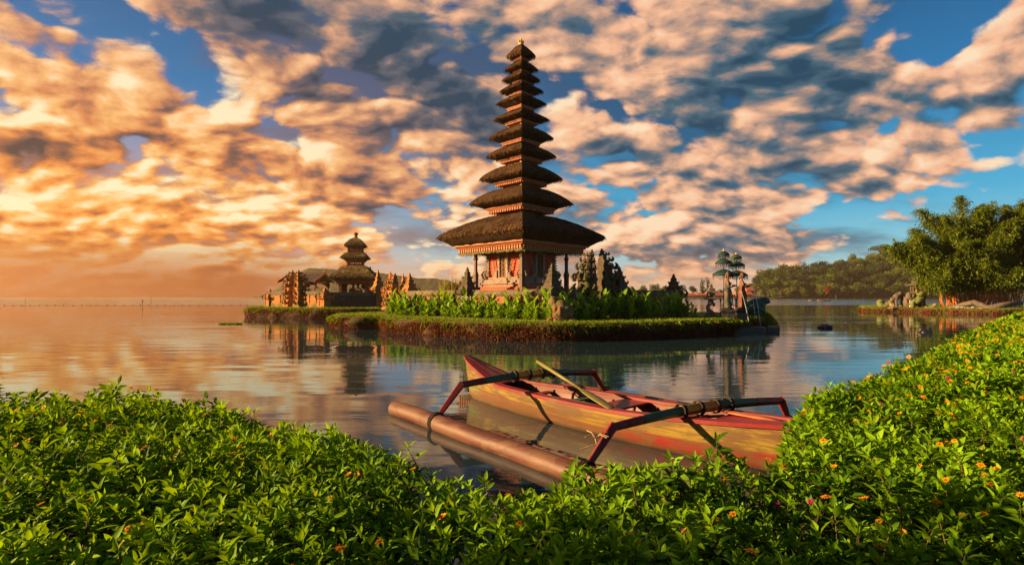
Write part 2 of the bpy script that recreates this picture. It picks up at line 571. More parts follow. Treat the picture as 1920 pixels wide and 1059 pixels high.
M = {}
M['thatch'] = thatchmat('black_palm_thatch', (0.020, 0.014, 0.010), (0.085, 0.050, 0.026), (0.070, 0.070, 0.016), (0.57, 0.72))
M['thatch_brown'] = thatchmat('weathered_palm_thatch', (0.12, 0.08, 0.03), (0.36, 0.24, 0.09), (0.10, 0.10, 0.02), (0.48, 0.66))
M['gilt'] = surf('carved_gilded_timber', (0.20, 0.060, 0.020), (0.43, 0.155, 0.048), 9.0, 0.55, 0.8, 0.03, spec=0.4)
M['gilt_dark'] = surf('carved_dark_timber', (0.05, 0.03, 0.02), (0.25, 0.12, 0.05), 12.0, 0.65, 1.0, 0.03)
M['redwall'] = surf('red_brick_plaster', (0.40, 0.065, 0.035), (0.50, 0.10, 0.05), 3.0, 0.85, 0.35, 0.01)
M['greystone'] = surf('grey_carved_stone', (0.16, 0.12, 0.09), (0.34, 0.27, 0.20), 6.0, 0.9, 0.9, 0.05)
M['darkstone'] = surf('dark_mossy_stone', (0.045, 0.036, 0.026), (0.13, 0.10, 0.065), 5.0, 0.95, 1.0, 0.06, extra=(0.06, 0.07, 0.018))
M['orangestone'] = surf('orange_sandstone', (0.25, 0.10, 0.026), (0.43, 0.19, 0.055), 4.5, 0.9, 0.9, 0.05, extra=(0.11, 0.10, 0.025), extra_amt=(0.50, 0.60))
M['coping'] = surf('lichened_coping_stone', (0.08, 0.065, 0.045), (0.19, 0.15, 0.10), 3.0, 0.95, 0.8, 0.05, extra=(0.08, 0.085, 0.03))
M['brick'] = brickmat('red_temple_brick', (0.36, 0.11, 0.06), (0.27, 0.075, 0.045), (0.20, 0.15, 0.11))
M['fringe'] = surf('leaf_fringe_cloth', (0.02, 0.03, 0.012), (0.40, 0.34, 0.13), 9.0, 0.8, 0.0)
M['post'] = surf('dark_timber_post', (0.045, 0.026, 0.016), (0.11, 0.06, 0.035), 6.0, 0.6, 0.4, 0.01)
M['gold'] = surf('old_gold_leaf', (0.45, 0.22, 0.05), (0.75, 0.42, 0.10), 10.0, 0.4, 0.8, 0.02, spec=0.6)
M['tile'] = surf('purple_grey_roof_tile', (0.10, 0.07, 0.075), (0.26, 0.19, 0.19), 5.0, 0.8, 0.6, 0.03, extra=(0.12, 0.11, 0.05))
# ------------------------------------------------------------------ setting: lake, far hills, islands
def structure(o): o['kind'] = 'structure'; return o


def water_mat():
    m, nt, p = new_mat('lake_water')
    v = coords(nt)
    x, y, z = n_xyz(nt, v)
    p.inputs['Base Color'].default_value = (0.016, 0.040, 0.052, 1); p.inputs['Specular Tint'].default_value = (0.68, 0.88, 1.0, 1)
    p.inputs['IOR'].default_value = 1.9
    # wind-ruffled open water beyond the line of floats; glassy in the lee of the islands
    far = (y + n_noise(nt, v, 0.02, 3.0) * 8.0).ramp(117.0, 129.0)
    patch = n_noise(nt, n_map(nt, v, scale=(0.035, 0.11, 1)), 1.0, 3.0).ramp(0.46, 0.62)
    setin(nt, p.inputs['Roughness'], far * 0.10 + patch * 0.03 + 0.025)
    a = n_noise(nt, n_map(nt, v, scale=(0.55, 2.1, 1)), 1.0, 4.0, 0.55, 0.4)
    b = n_noise(nt, n_map(nt, v, scale=(2.2, 6.5, 1), rot=(0, 0, R(9))), 1.0, 3.0, 0.55)
    c = n_noise(nt, n_map(nt, v, scale=(0.09, 0.45, 1)), 1.0, 2.0)
    amp = patch * 1.0 + 0.13 + far * 5.0
    h = (a * 0.010 + b * 0.0018) * amp + c * 0.02
    bn = nt.nodes.new('ShaderNodeBump'); bn.inputs['Strength'].default_value = 1.0; bn.inputs['Distance'].default_value = 1.0
    setin(nt, bn.inputs['Height'], h)
    nt.links.new(bn.outputs[0], p.inputs['Normal'])
    return m


def sheet(name, pts, z, mat):
    me = bpy.data.meshes.new(name); me.from_pydata([(x, y, z) for x, y in pts], [], [tuple(range(len(pts)))])
    me.materials.append(mat); return structure(put(name, me))


sheet('lake_water', [(-1180, -40), (1180, -40), (1180, 1180), (-1180, 1180)], 0.0, water_mat())
M['mud'] = surf('lake_bed_mud', (0.03, 0.022, 0.012), (0.06, 0.045, 0.025), 1.0, 0.95, 0.3)
sheet('lake_bed', [(-1170, -40), (1170, -40), (1170, 1170), (-1170, 1170)], -0.7, M['mud'])


def haze():
    mb = MB(); mb.box(-1200, 1200, -60, 1200, -1.8, 76)
    m = bpy.data.materials.new('haze'); m.use_nodes = True; nt = m.node_tree
    nt.nodes.remove(nt.nodes['Principled BSDF'])
    pv = nt.nodes.new('ShaderNodeVolumePrincipled')
    pv.inputs['Color'].default_value = (0.98, 0.74, 0.50, 1); pv.inputs['Density'].default_value = 0.00017; pv.inputs['Anisotropy'].default_value = 0.5
    nt.links.new(pv.outputs[0], nt.nodes['Material Output'].inputs['Volume'])
    o = mb.build('haze', m); o['kind'] = 'stuff'
    return o


if USE_HAZE: haze()

# wooded ridges far beyond the lake
M['farwood'] = surf('far_wooded_slope', (0.02, 0.035, 0.012), (0.06, 0.08, 0.025), 0.03, 0.95, 1.0, 3.0, bscale=0.06)


def ridge(name, prof, depth, back, mat, rough, step=None):
    """a ridge whose crest passes over the surveyed pixels at that depth, sloping to the shore in front"""
    pts = [at(px, py, depth) for px, py in prof]
    xs = np.linspace(pts[0].x, pts[-1].x, 160)
    zs = np.interp(xs, [p.x for p in pts], [max(p.z, 0) for p in pts])
    V, F = [], []
    fr = [(-.55, 0.0), (-.45, .10), (-.30, .38), (-.15, .74), (-.05, .95), (0, 1.0), (.12, .9), (.4, .5), (.9, 0.0)]
    for i, x in enumerate(xs):
        for k, (fy, fz) in enumerate(fr):
            q = Vector((x, depth + fy * back, 0)) / (back * .22)
            n = mnoise.fractal(q, 1.0, 2.0, 4) * rough * (0.25 + fz) * (1.0 if 0 < fz else 0)
            j = mnoise.noise(Vector((x * .06 / max(rough / 8, .3), k * 3.1, 0))) * rough * .35 if fz > .3 else 0
            V.append((x, depth + fy * back, max(zs[i] * fz + n + j, -0.3)))
    m = len(fr)
    for i in range(len(xs) - 1):
        for k in range(m - 1): F.append((i * m + k, (i + 1) * m + k, (i + 1) * m + k + 1, i * m + k + 1))
    me = bpy.data.meshes.new(name); me.from_pydata(V, [], F); me.materials.append(mat)
    me.polygons.foreach_set('use_smooth', [True] * len(F))
    return structure(put(name, me))


ridge('mountain', [(520, 556), (560, 512), (580, 501), (605, 502), (640, 508), (680, 508), (730, 514), (770, 517), (800, 523), (840, 527), (880, 540), (930, 545), (990, 549), (1060, 552)], 960, 240, M['farwood'], 2.6)
ridge('hill', [(1385, 556), (1412, 552), (1435, 537), (1470, 528), (1520, 524), (1560, 520), (1600, 510), (1650, 500), (1700, 490), (1760, 484), (1830, 486), (1900, 490), (2100, 505), (2300, 556)], 640, 120, M['farwood'], 2.0)
ridge('shore', [(860, 556), (900, 553.5), (1100, 552.5), (1200, 551.5), (1300, 551.8), (1380, 552), (1430, 556)], 460, 40, M['farwood'], .3)

# ---- islands -------------------------------------------------------
M['turf'] = surf('mown_turf', (0.06, 0.12, 0.012), (0.14, 0.20, 0.02), 2.0, 0.95, 0.6, 0.03, bscale=30, extra=(0.16, 0.13, 0.03), extra_amt=(0.55, 0.7))
M['bank'] = surf('root_matted_bank', (0.030, 0.014, 0.008), (0.11, 0.048, 0.022), 3.0, 0.95, 1.0, 0.08, bscale=14, extra=(0.06, 0.06, 0.015))


def smooth_loop(pts, step=0.25):
    """closed Catmull-Rom through the points, resampled"""
    P = [np.array(p, float) for p in pts]; n = len(P); out = []
    for i in range(n):
        a, b, c, d = P[i - 1], P[i], P[(i + 1) % n], P[(i + 2) % n]
        k = max(2, int(np.linalg.norm(c - b) / step))
        for j in range(k):
            t = j / k
            out.append(0.5 * ((2 * b) + (c - a) * t + (2 * a - 5 * b + 4 * c - d) * t * t + (3 * b - a - 3 * c + d) * t ** 3))
    return np.array(out)


def island(name, pts, top, step=0.3, mats=None, bulge=0.18, jag=0.17):
    L = smooth_loop(pts, step); n = len(L)
    c = L.mean(0)
    d = nrm(np.roll(L, -1, 0) - np.roll(L, 1, 0)); out = np.stack([d[:, 1], -d[:, 0]], 1)
    area = np.sum(L[:, 0] * np.roll(L[:, 1], -1) - np.roll(L[:, 0], -1) * L[:, 1])
    if area < 0: out = -out
    rings = [(-0.5, 0.0, 0), (0.0, 0.02, .6), (0.25, .6 * bulge, 1), (0.55, bulge, 1), (0.85, .9 * bulge, 1), (1.0, .35 * bulge, .8), (1.03, -.25, .5), (1.05, -.9, .3), (1.06, -1.8, .1)]
    V, F, mi = [], [], []
    for k, (fz, off, j) in enumerate(rings):
        for i in range(n):
            nn = mnoise.noise_vector(Vector((L[i, 0] * 1.1, L[i, 1] * 1.1, fz * top * 2)))
            o = off + j * jag * nn.x * 2
            z = fz * top if fz <= 1 else top + (fz - 1)
            V.append((L[i, 0] + out[i, 0] * o, L[i, 1] + out[i, 1] * o, z + nn.z * .06 * j))
    for k in range(len(rings) - 1):
        for i in range(n):
            F.append((k * n + i, k * n + (i + 1) % n, (k + 1) * n + (i + 1) % n, (k + 1) * n + i)); mi.append(1 if k < 5 else 0)
    b = len(V); V.append((c[0], c[1], top + 0.06)); k = len(rings) - 1
    for i in range(n): F.append((k * n + i, k * n + (i + 1) % n, b)); mi.append(0)
    me = bpy.data.meshes.new(name); me.from_pydata(V, [], F)
    for m in (mats or (M['turf'], M['bank'])): me.materials.append(m)
    me.polygons.foreach_set('material_index', mi); me.polygons.foreach_set('use_smooth', [True] * len(F))
    structure(put(name, me))
    return L, out


TOP1 = 0.72
ISL1, OUT1 = island('island', [(-11.2, 33.6), (-9.4, 31.3), (-7.6, 31.0), (-6.6, 28.9), (-4.2, 26.3), (-1.4, 24.1), (.9, 23.0), (2.6, 22.7), (4.6, 23.4), (7.4, 24.8), (10.4, 26.6), (12.6, 28.0), (14.2, 30.2),
                            (15.6, 33.5), (14.0, 38), (6, 44), (-3, 44), (-9.5, 39.5)], TOP1)
TOP2 = 0.85
ISL2, OUT2 = island('island', [(-25.4, 52.5), (-24.6, 50.2), (-20, 47.6), (-16.4, 46.0), (-12.0, 46.4), (-7.0, 47.5), (-5, 54), (-9, 62), (-18, 63), (-24, 58)], TOP2)
TOP3 = 0.50
M['brickbank'] = surf('red_brick_revetment', (0.035, 0.014, 0.009), (0.15, 0.045, 0.028), 4.0, 0.95, 1.0, 0.08, bscale=9, extra=(0.05, 0.05, 0.015), extra_amt=(.48, .60), extra_scale=.8)
ISL3, OUT3 = island('island', [(45.2, 69), (45.2, 66.3), (46.5, 65), (47.6, 63.2), (48.6, 61.2), (49.6, 59.2), (50.6, 57.6), (52.4, 56.4), (57, 56.6), (64, 58), (72, 62), (72, 74), (60, 78), (50, 75)], TOP3, 0.5, (M['turf'], M['brickbank']), 0.05, .12)


# grass blades along the tops and rims, dry roots hanging down the banks
M['blade'] = leafmat('grass_blade', (0.07, 0.15, 0.012), (0.22, 0.31, 0.02), 0.35, 0.6, (0.30, 0.22, 0.05), spec=.15)
M['dryblade'] = leafmat('dry_root_fringe', (0.045, 0.017, 0.009), (0.17, 0.07, 0.028), 0.2, 0.8, (0.22, 0.15, 0.05), spec=.1)


def grass_rim(L, out, top, n_top, n_hang, near=None, bulge=.18, depth=2.2, size=1.0, prefix=''):
    i = rng.integers(0, len(L), n_top); f = rng.random(n_top)[:, None]
    base = L[i] * (1 - f) + L[(i + 1) % len(L)] * f
    off = bulge * .5 - rng.random(n_top) ** 1.6 * depth
    P = np.concatenate([base + out[i] * off[:, None], np.full((n_top, 1), top)], 1)
    P[:, 2] -= np.clip(off + .05, 0, 1) * .6
    A = np.stack([rng.normal(0, .45, n_top), rng.normal(0, .45, n_top), np.ones(n_top)], 1)
    N = rng.normal(0, 1, (n_top, 3))
    a = leaf_arrays(P, A, N, rng.uniform(.05, .14, n_top) * size, rng.uniform(.005, .012, n_top) * size, .5, 0, rng.random(n_top), True)
    o = put('grass', np_mesh('grass', a[0], a[1], M['blade'], a[2])); o['kind'] = 'stuff'
    m = n_top // 9                                        # grass spilling over the rim in tufts
    i = rng.integers(0, len(L), m); i = i[np.array([mnoise.noise(Vector((L[q][0] * .9, L[q][1] * .9, 5.0))) for q in i]) > rng.normal(.02, .12, m)]; m = len(i); f = rng.random(m)[:, None]
    base = L[i] * (1 - f) + L[(i + 1) % len(L)] * f; off = bulge * rng.uniform(.5, 1.25, m); o3 = np.concatenate([out[i], np.zeros((m, 1))], 1)
    P = np.concatenate([base + out[i] * off[:, None], (top * rng.uniform(.70, 1.02, m))[:, None]], 1)
    a = leaf_arrays(P, o3 + rng.normal(0, .4, (m, 3)) + np.array([0, 0, -.25]), o3 * .3 + rng.normal(0, .4, (m, 3)) + np.array([0, 0, 1.]), rng.uniform(.10, .26, m) * size, rng.uniform(.006, .014, m) * size, .8, 0, rng.random(m) * .8, True)
    o = put('grass', np_mesh('grass', a[0], a[1], M['blade'], a[2])); o['kind'] = 'stuff'
    i = rng.integers(0, len(L), n_hang); f = rng.random(n_hang)[:, None]
    base = L[i] * (1 - f) + L[(i + 1) % len(L)] * f
    z = rng.random(n_hang) ** .8 * top * .98
    prof = np.interp(z / top, [0, .3, .55, .85, 1], [.02, .6 * bulge, bulge, .9 * bulge, .4 * bulge]) + rng.uniform(-.05, .09, n_hang)
    P = np.concatenate([base + out[i] * prof[:, None], z[:, None]], 1)
    o3 = np.concatenate([out[i], np.zeros((n_hang, 1))], 1)
    A = o3 * rng.uniform(.1, .7, n_hang)[:, None] + rng.normal(0, .35, (n_hang, 3)) + np.array([0, 0, -.7])
    b = leaf_arrays(P, A, o3 + rng.normal(0, .4, (n_hang, 3)), rng.uniform(.07, .20, n_hang) * size, rng.uniform(.006, .016, n_hang) * size, .4, 0, rng.random(n_hang), True)
    o = put('root_fringe', np_mesh('root_fringe', b[0], b[1], M['dryblade'], b[2])); o['kind'] = 'stuff'


keep = ISL1[:, 1] < 34.5
def front(L, out, cond):
    return L, out
grass_rim(ISL1, OUT1, TOP1, 52000, 36000, size=1.15)
grass_rim(ISL2, OUT2, TOP2, 16000, 12000, depth=1.4, size=1.4)
grass_rim(ISL3, OUT3, TOP3, 14000, 7000, bulge=.08, depth=1.2, size=2.0)
# ------------------------------------------------------------------ the eleven-roofed pagoda
def square_roof(name, rings, mat, parent, sub=14, rough=0.03, smooth=True, curve=0.0):
    """four thatched slopes meeting in hips; rings: (half side, z) from the soffit round the eave up to the neck"""
    V, F, UV = [], [], []
    for k in range(4):
        ca, sa = math.cos(k * math.pi / 2), math.sin(k * math.pi / 2)
        b = len(V); ln = 0.0
        for ri, (r, z) in enumerate(rings):
            if ri: ln += math.hypot(r - rings[ri - 1][0], z - rings[ri - 1][1])
            for j in range(sub + 1):
                t = -1 + 2 * j / sub
                x, y = r * t, -r
                p = Vector((x * ca - y * sa, x * sa + y * ca, z))
                g = mnoise.noise_vector(p * 2.1) * rough + mnoise.noise_vector(p * 7.0) * rough * .5
                V.append(p + g); UV.append((r * t + k * 3.7, ln))
        m = sub + 1
        for i in range(len(rings) - 1):
            for j in range(sub): F.append((b + i * m + j, b + i * m + j + 1, b + (i + 1) * m + j + 1, b + (i + 1) * m + j))
    me = bpy.data.meshes.new(name); me.from_pydata(V, [], F); me.materials.append(mat)
    uv = me.uv_layers.new(name='slope')
    uv.data.foreach_set('uv', [c for f in F for i in f for c in UV[i]])
    if smooth: me.polygons.foreach_set('use_smooth', [True] * len(F))
    return put(name, me, parent)


M['straw'] = leafmat('palm_fibre_strand', (0.005, 0.0035, 0.003), (0.155, 0.085, 0.036), .1, .9, (0.22, 0.14, 0.045), spec=.1)
M['straw_brown'] = leafmat('weathered_fibre_strand', (0.10, 0.07, 0.028), (0.40, 0.27, 0.10), .1, .9, (0.22, 0.20, 0.05), spec=.1)


def straw(rf, rings, n, lift, mat='straw'):
    """loose fibre ends: a shaggy nap over the slopes and a ragged edge along the eave"""
    g = np.random.default_rng(n); Rg = np.array(rings); k0 = 4; seg = np.arange(k0, len(Rg) - 2)
    wt = np.array([(Rg[s, 0] + Rg[s + 1, 0]) * np.hypot(*(Rg[s + 1] - Rg[s])) * (2.2 if s < 7 else 1) for s in seg]); wt /= wt.sum()
    s = seg[g.choice(len(seg), n, p=wt)]; u = g.random(n); q = Rg[s] * (1 - u)[:, None] + Rg[s + 1] * u[:, None]; d = Rg[s] - Rg[s + 1]; d = d / np.maximum(np.hypot(d[:, 0], d[:, 1]), 1e-6)[:, None]
    t = g.uniform(-1, 1, n); side = g.integers(0, 4, n) * (math.pi / 2); ca, sa = np.cos(side), np.sin(side)
    def turn(x, y, z): return np.stack([x * ca - y * sa, x * sa + y * ca, z], 1)
    P = turn(q[:, 0] * t, -q[:, 0], q[:, 1]); A = turn(g.normal(0, .16, n) + d[:, 0] * t * .3, -d[:, 0], d[:, 1]); N = turn(np.zeros(n), -np.abs(d[:, 1]) - .01, np.abs(d[:, 0]) * np.sign(-d[:, 1] + .001) + .01)
    L = g.uniform(.14, .34, n) * (lift / .05) ** .5
    P = P + nrm(N) * .012 + np.array([0, 0, -.0])
    A = nrm(A) + nrm(N) * g.uniform(-.05, .22, n)[:, None] + np.array([0, 0, -.10])
    tone = np.clip(.40 + g.normal(0, .28, n) + .25 * np.array([mnoise.noise(Vector(p) * 1.2) for p in P]), 0, 1)
    l = leaf_arrays(P, A, N, L, g.uniform(.010, .026, n) * (lift / .05) ** .5, .12, 0, tone, True)
    return put('straw', np_mesh('straw', l[0], l[1], M[mat], l[2]), rf)


def roof_rings(rt, rc, rh, rn, z0, zt, zh, zn, fat=1.0):
    h = zh - zt
    return [(rc * .55, z0 + .03), (rc, z0), (rc + (rt - rc) * .45, z0 + (zt - z0) * .42), (rc + (rt - rc) * .8, z0 + (zt - z0) * .75), (rt * .985, zt - .02 * h), (rt, zt + .05 * h), (rt * .97, zt + .15 * h * fat),
            (rt + (rh - rt) * .25, zt + .40 * h * fat), (rt + (rh - rt) * .5, zt + .66 * h * fat), (rt + (rh - rt) * .75, zt + .87 * h), (rt + (rh - rt) * .92, zt + .98 * h), (rh, zh), (rh * .5 + rn * .5, zh - .03 * h), (rn, zn)]


def cornice(rc, rb, zt, zb, mat, parent, n=14, name='cornice'):
    mb = MB(); h = zt - zb
    mb.sq([(rc * .80, zb + .22 * h), (rc * .86, zb + .25 * h), (rc * .88, zb + .5 * h), (rc * .93, zb + .55 * h), (rc * .95, zb + .78 * h), (rc * .99, zb + .80 * h), (rc * .995, zt + .02), (rc * .9, zt + .03)])
    for k in range(4):
        mb.M = Matrix.Rotation(k * math.pi / 2, 4, 'Z')
        for j in range(n):
            x = -rc * .9 + 1.8 * rc * (j + .5) / n; w = rc * .9 / n * .55
            mb.box(x - w, x + w, -rc * .925, -rc * .862, zb + .05 * h, zb + .5 * h)
    mb.M = None
    return mb.build(name, mat, parent)


def storey_box(rb, z0, z1, mats, parent, name='storey'):
    mb = MB(); h = z1 - z0
    mb.sq([(rb * .9, z0), (rb * .9, z1)], m=0)
    for s in ((-1, -1), (1, -1), (1, 1), (-1, 1)):
        mb.box(s[0] * rb * .92 - rb * .09, s[0] * rb * .92 + rb * .09, s[1] * rb * .92 - rb * .09, s[1] * rb * .92 + rb * .09, z0, z1, 1)
    for zz, w in ((z0 + h * .30, .98), (z0 + h * .72, .99), (z1 - h * .06, 1.04)):
        mb.sq([(rb * w, zz - h * .06), (rb * w, zz + h * .06)], m=1)
    return mb.build(name, mats, parent)


PAG_Y = 33.0
PAG = thing('pagoda', 'tall pagoda with eleven stacked black thatched roofs over red walls on the main island', 'pagoda', (xat(977, PAG_Y), PAG_Y, TOP1), R(45))
PX = PAG_Y / FPX / math.sqrt(2)
pz = lambda py: zat(py, PAG_Y) - TOP1
tiers = [(158, 447, 407, 129, 462, 476, 65), (97.5, 383.5, 357, 68.5, 392, 402, 43.5), (78, 337, 314, 53.5, 344, 351, 37), (66, 294.6, 277, 43.5, 301.5, 308, 31.5), (60.5, 259.7, 242.5, 39, 269, 275, 28),
         (52, 225.3, 213, 33, 232, 237, 24), (46, 195, 184, 28, 204.5, 210, 20.5), (40.5, 172, 161, 23.5, 178.5, 183.5, 17), (35, 150.5, 140, 19.5, 156, 160.5, 14.5), (31, 130.6, 120, 16.5, 135.5, 139.5, 12.5), (27, 106.8, 84, 14.5, 111.5, 116, 10.5)]
for i, (tip, yt, yh, co, yc0, yc1, bd) in enumerate(tiers):
    rt, rc = tip * PX, co * PX
    nb = tiers[i + 1][6] * PX if i < 10 else 0.10
    rh = max((.36 if i == 0 else .50) * rt, nb * 1.15) if i < 10 else rt * .30
    zn = pz(yh) - .10 if i < 10 else pz(yh) + .08
    rr = roof_rings(rt, rc, rh, nb * .9, pz(yc0), pz(yt), pz(yh), zn, 1.0 if i < 10 else .9)
    if i == 10:
        h = pz(yh) - pz(yt)
        rr = rr[:7] + [(rt * .84, pz(yt) + .30 * h), (rt * .66, pz(yt) + .52 * h), (rt * .46, pz(yt) + .74 * h), (rt * .26, pz(yt) + .92 * h), (rt * .12, pz(yt) + 1.0 * h), (.05, pz(yt) + 1.02 * h)]
    rf = square_roof('roof', rr, M['thatch'], PAG, 18 if i < 3 else 10, .045 if i == 0 else .028)
    cornice(rc, bd * PX, pz(yc0), pz(yc1), M['gilt'], rf, 26 if i == 0 else 14)
    straw(rf, rr, 14000 if i == 0 else int(5200 * rt / 2.2), .05 if i == 0 else .035)
    if i: storey_box(bd * PX, pz(tiers[i - 1][2]) - .25, pz(yc0) + .02, (M['gilt_dark'], M['gilt']), PAG)
# finial
mb = MB(); z0 = pz(86)
mb.lathe([(.16, z0 - .05), (.20, z0 + .05), (.11, z0 + .10), (.17, z0 + .17), (.19, z0 + .24), (.10, z0 + .30), (.07, z0 + .37), (.02, z0 + .44)], 10)
for a in range(4): mb.horn((.12 * math.cos(a * 1.571), .12 * math.sin(a * 1.571), z0 + .16), (math.cos(a * 1.571), math.sin(a * 1.571), 0), .16, .03)
mb.build('finial', M['gold'], PAG, True)
# soffit timbers and hanging leaf fringe under the great roof
rc = 129 * PX; zb = pz(476)
mb = MB(); mb.sq([(rc * .80, zb + .07), (rc * .80, zb + .14)])
for k in range(4):
    mb.M = Matrix.Rotation(k * math.pi / 2, 4, 'Z')
    for j in range(15):
        x = (-.78 + 1.56 * j / 14) * rc; mb.bar((x, -rc * .82, zb + .03), (x * .6, -rc * .40, zb + .06), .07, .09)
    mb.bar((-rc * .6, -rc * .52, zb - .02), (rc * .6, -rc * .52, zb - .02), .14, .16)
mb.M = None; mb.build('soffit', M['gilt_dark'], PAG)
for k in range(4):
    mb = MB(); mb.M = Matrix.Rotation(k * math.pi / 2, 4, 'Z');
    for j in range(58):
        x = (-.925 + 1.85 * (j + .5) / 58) * rc; w = rc * .0075; l = random.uniform(.08, .20); y = -rc * .90
        mb.box(x - w, x + w, y - .012, y + .012, zb - l * .45, zb + .10, 0, 1)
        mb.add([(x - w, y - .013, zb - l * .45), (x + w, y - .013, zb - l * .45), (x, y - .013, zb - l * .95), (x - w, y + .013, zb - l * .45), (x + w, y + .013, zb - l * .45), (x, y + .013, zb - l * .95)], [(0, 2, 1), (3, 4, 5), (0, 3, 5, 2), (1, 2, 5, 4)])
    mb.M = None; mb.build('leaf_fringe', M['fringe'], PAG)
# red hall
rw = 62 * PX; zw0, zw1 = pz(524), zb + .1
mb = MB(); mb.sq([(rw, zw0), (rw, zw1)]); mb.build('wall', M['redwall'], PAG)
mb = MB()           # podium: stepped grey and red courses
g = TOP1 * 0
mb.sq([(2.35, 0), (2.35, pz(546)), (2.2, pz(545))], m=1)
mb.sq([(1.95, pz(546) - .02), (1.95, pz(541)), (1.85, pz(541)), (1.85, pz(538))], m=1)
mb.sq([(1.72, pz(538)), (1.72, pz(534)), (1.80, pz(533.5)), (1.80, pz(531)), (1.70, pz(530.5)), (1.70, pz(526)), (1.62, pz(525)), (1.62, pz(521)), (1.5, pz(520))], m=0)
carved(mb.build('podium', (M['greystone'], M['redwall']), PAG), 2, .03, .2)
for s in ((-1, -1), (1, -1), (1, 1), (-1, 1)):          # corner pilasters, bracketed like a saw edge
    mb = MB(); x, y = s[0] * rw * .97, s[1] * rw * .97
    mb.sq([(.10, zw0), (.10, zw1)], (x, y))
    nb_ = 11
    for j in range(nb_):
        z = zw0 + (zw1 - zw0) * (j + .5) / nb_; q = .20 - .06 * abs(j - 4) / 6
        mb.sq([(q * .6, z - .06), (q, z - .02), (q, z + .015), (q * .6, z + .05)], (x, y))
    for dx, dy in ((s[0], 0), (0, s[1]), (s[0], s[1])): mb.horn((x + .1 * dx, y + .1 * dy, zw0), (dx, dy, 0), .55, .07)
    mb.build('pilaster', M['greystone'], PAG, False, .012, 6)
for k in range(4):                                       # a carved niche with a gilded door leaf in each face
    Rk = Matrix.Rotation(k * math.pi / 2, 4, 'Z')
    mb = MB(); mb.M = Rk; y = -rw; h = zw1 - zw0
    for sx in (-1, 1):
        mb.box(sx * .34 - .08, sx * .34 + .08, y - .16, y + .02, zw0, zw0 + h * .86)
        mb.box(sx * .44 - .05, sx * .44 + .05, y - .09, y + .02, zw0, zw0 + h * .66)
        for j in range(4): mb.box(sx * (.42 + .09 * j), sx * (.53 + .09 * j), y - .24 + .02 * j, y + .02, zw0 - .12, zw0 + .52 - .13 * j)
        for j in range(5): mb.horn((sx * (.5 + .05 * j), y - .14, zw0 + .1 + .2 * j), (sx, -.3, 0), .26, .04)
    for j, (w, z0_, z1_) in enumerate(((.50, .86, .90), (.44, .90, .95), (.32, .95, 1.0))): mb.box(-w, w, y - .20 + .03 * j, y + .02, zw0 + h * z0_, zw0 + h * z1_)
    mb.box(-.62, .62, y - .40, y + .02, zw0 - .30, zw0 - .10); mb.box(-.48, .48, y - .30, y + .02, zw0 - .10, zw0 + .06)
    nf = mb.build('niche', M['greystone'], PAG, False, .015, 6)
    mb = MB(); mb.M = Rk
    mb.box(-.27, .27, y - .07, y + .01, zw0 + .06, zw0 + h * .86)
    for j in range(9):
        z = zw0 + .16 + j * (h * .8 - .2) / 9
        for sx in (-1, 1): mb.ball((sx * (.10 + .06 * (j % 2)), y - .085, z), (.09, .03, .06), 0, 6, 4)
        mb.ball((0, y - .09, z + .04), (.05, .04, .07), 0, 6, 4)
    mb.build('door', M['gilt_dark'], nf)
for s in ((-1, -1), (1, -1), (1, 1), (-1, 1)):          # eave posts
    r = 85 * PX; x, y = s[0] * r, s[1] * r; mb = MB()
    z0 = pz(546)
    mb.sq([(.16, z0), (.16, z0 + .18), (.11, z0 + .2), (.11, z0 + .9), (.13, z0 + .93), (.13, z0 + 1.0), (.075, z0 + 1.25), (.075, zw1 - .5), (.11, zw1 - .45), (.11, zw1 - .38), (.07, zw1 - .35), (.07, zw1 - .12), (.16, zw1 - .1), (.16, zw1 + .02)], (x, y))
    mb.build('post', M['post'], PAG)

# ------------------------------------------------------------------ enclosure walls, shrine posts, split gates
C0 = Vector((2.0, 26.6, TOP1)); CL = Vector((-6.5, 34.0, TOP1)); CR = Vector((10.0, 33.0, TOP1))


def enclosure_wall(a, b, h, label, mats, t0=0.0, t1=1.0, th=.42, group=None, pil=6):
    d = b - a; L = d.length * (t1 - t0)
    o = thing('enclosure_wall', label, 'wall', a + d * t0, math.atan2(d.y, d.x), group)
    mb = MB(); mb.box(0, L, -th / 2, th / 2, 0, h * .30, 0); mb.box(0, L, -th * .42, th * .42, h * .30, h * .80, 1)
    for i in range(pil + 1):
        x = .14 + (L - .28) * i / pil; mb.box(x - .14, x + .14, -th * .5 - .02, th * .5 + .02, .3 * h, .78 * h, 0)
    carved(mb.build('wall_face', mats[:2], o), 1, .02, .25)
    mb = MB()
    for z0, z1, w in ((.78, .83, .52), (.83, .90, .62), (.90, .95, .54), (.95, 1.0, .36)): mb.box(-.02, L + .02, -th * w - .03, th * w + .03, h * z0, h * z1)
    carved(mb.build('coping', mats[2], o), 2, .04, .3)
    return o


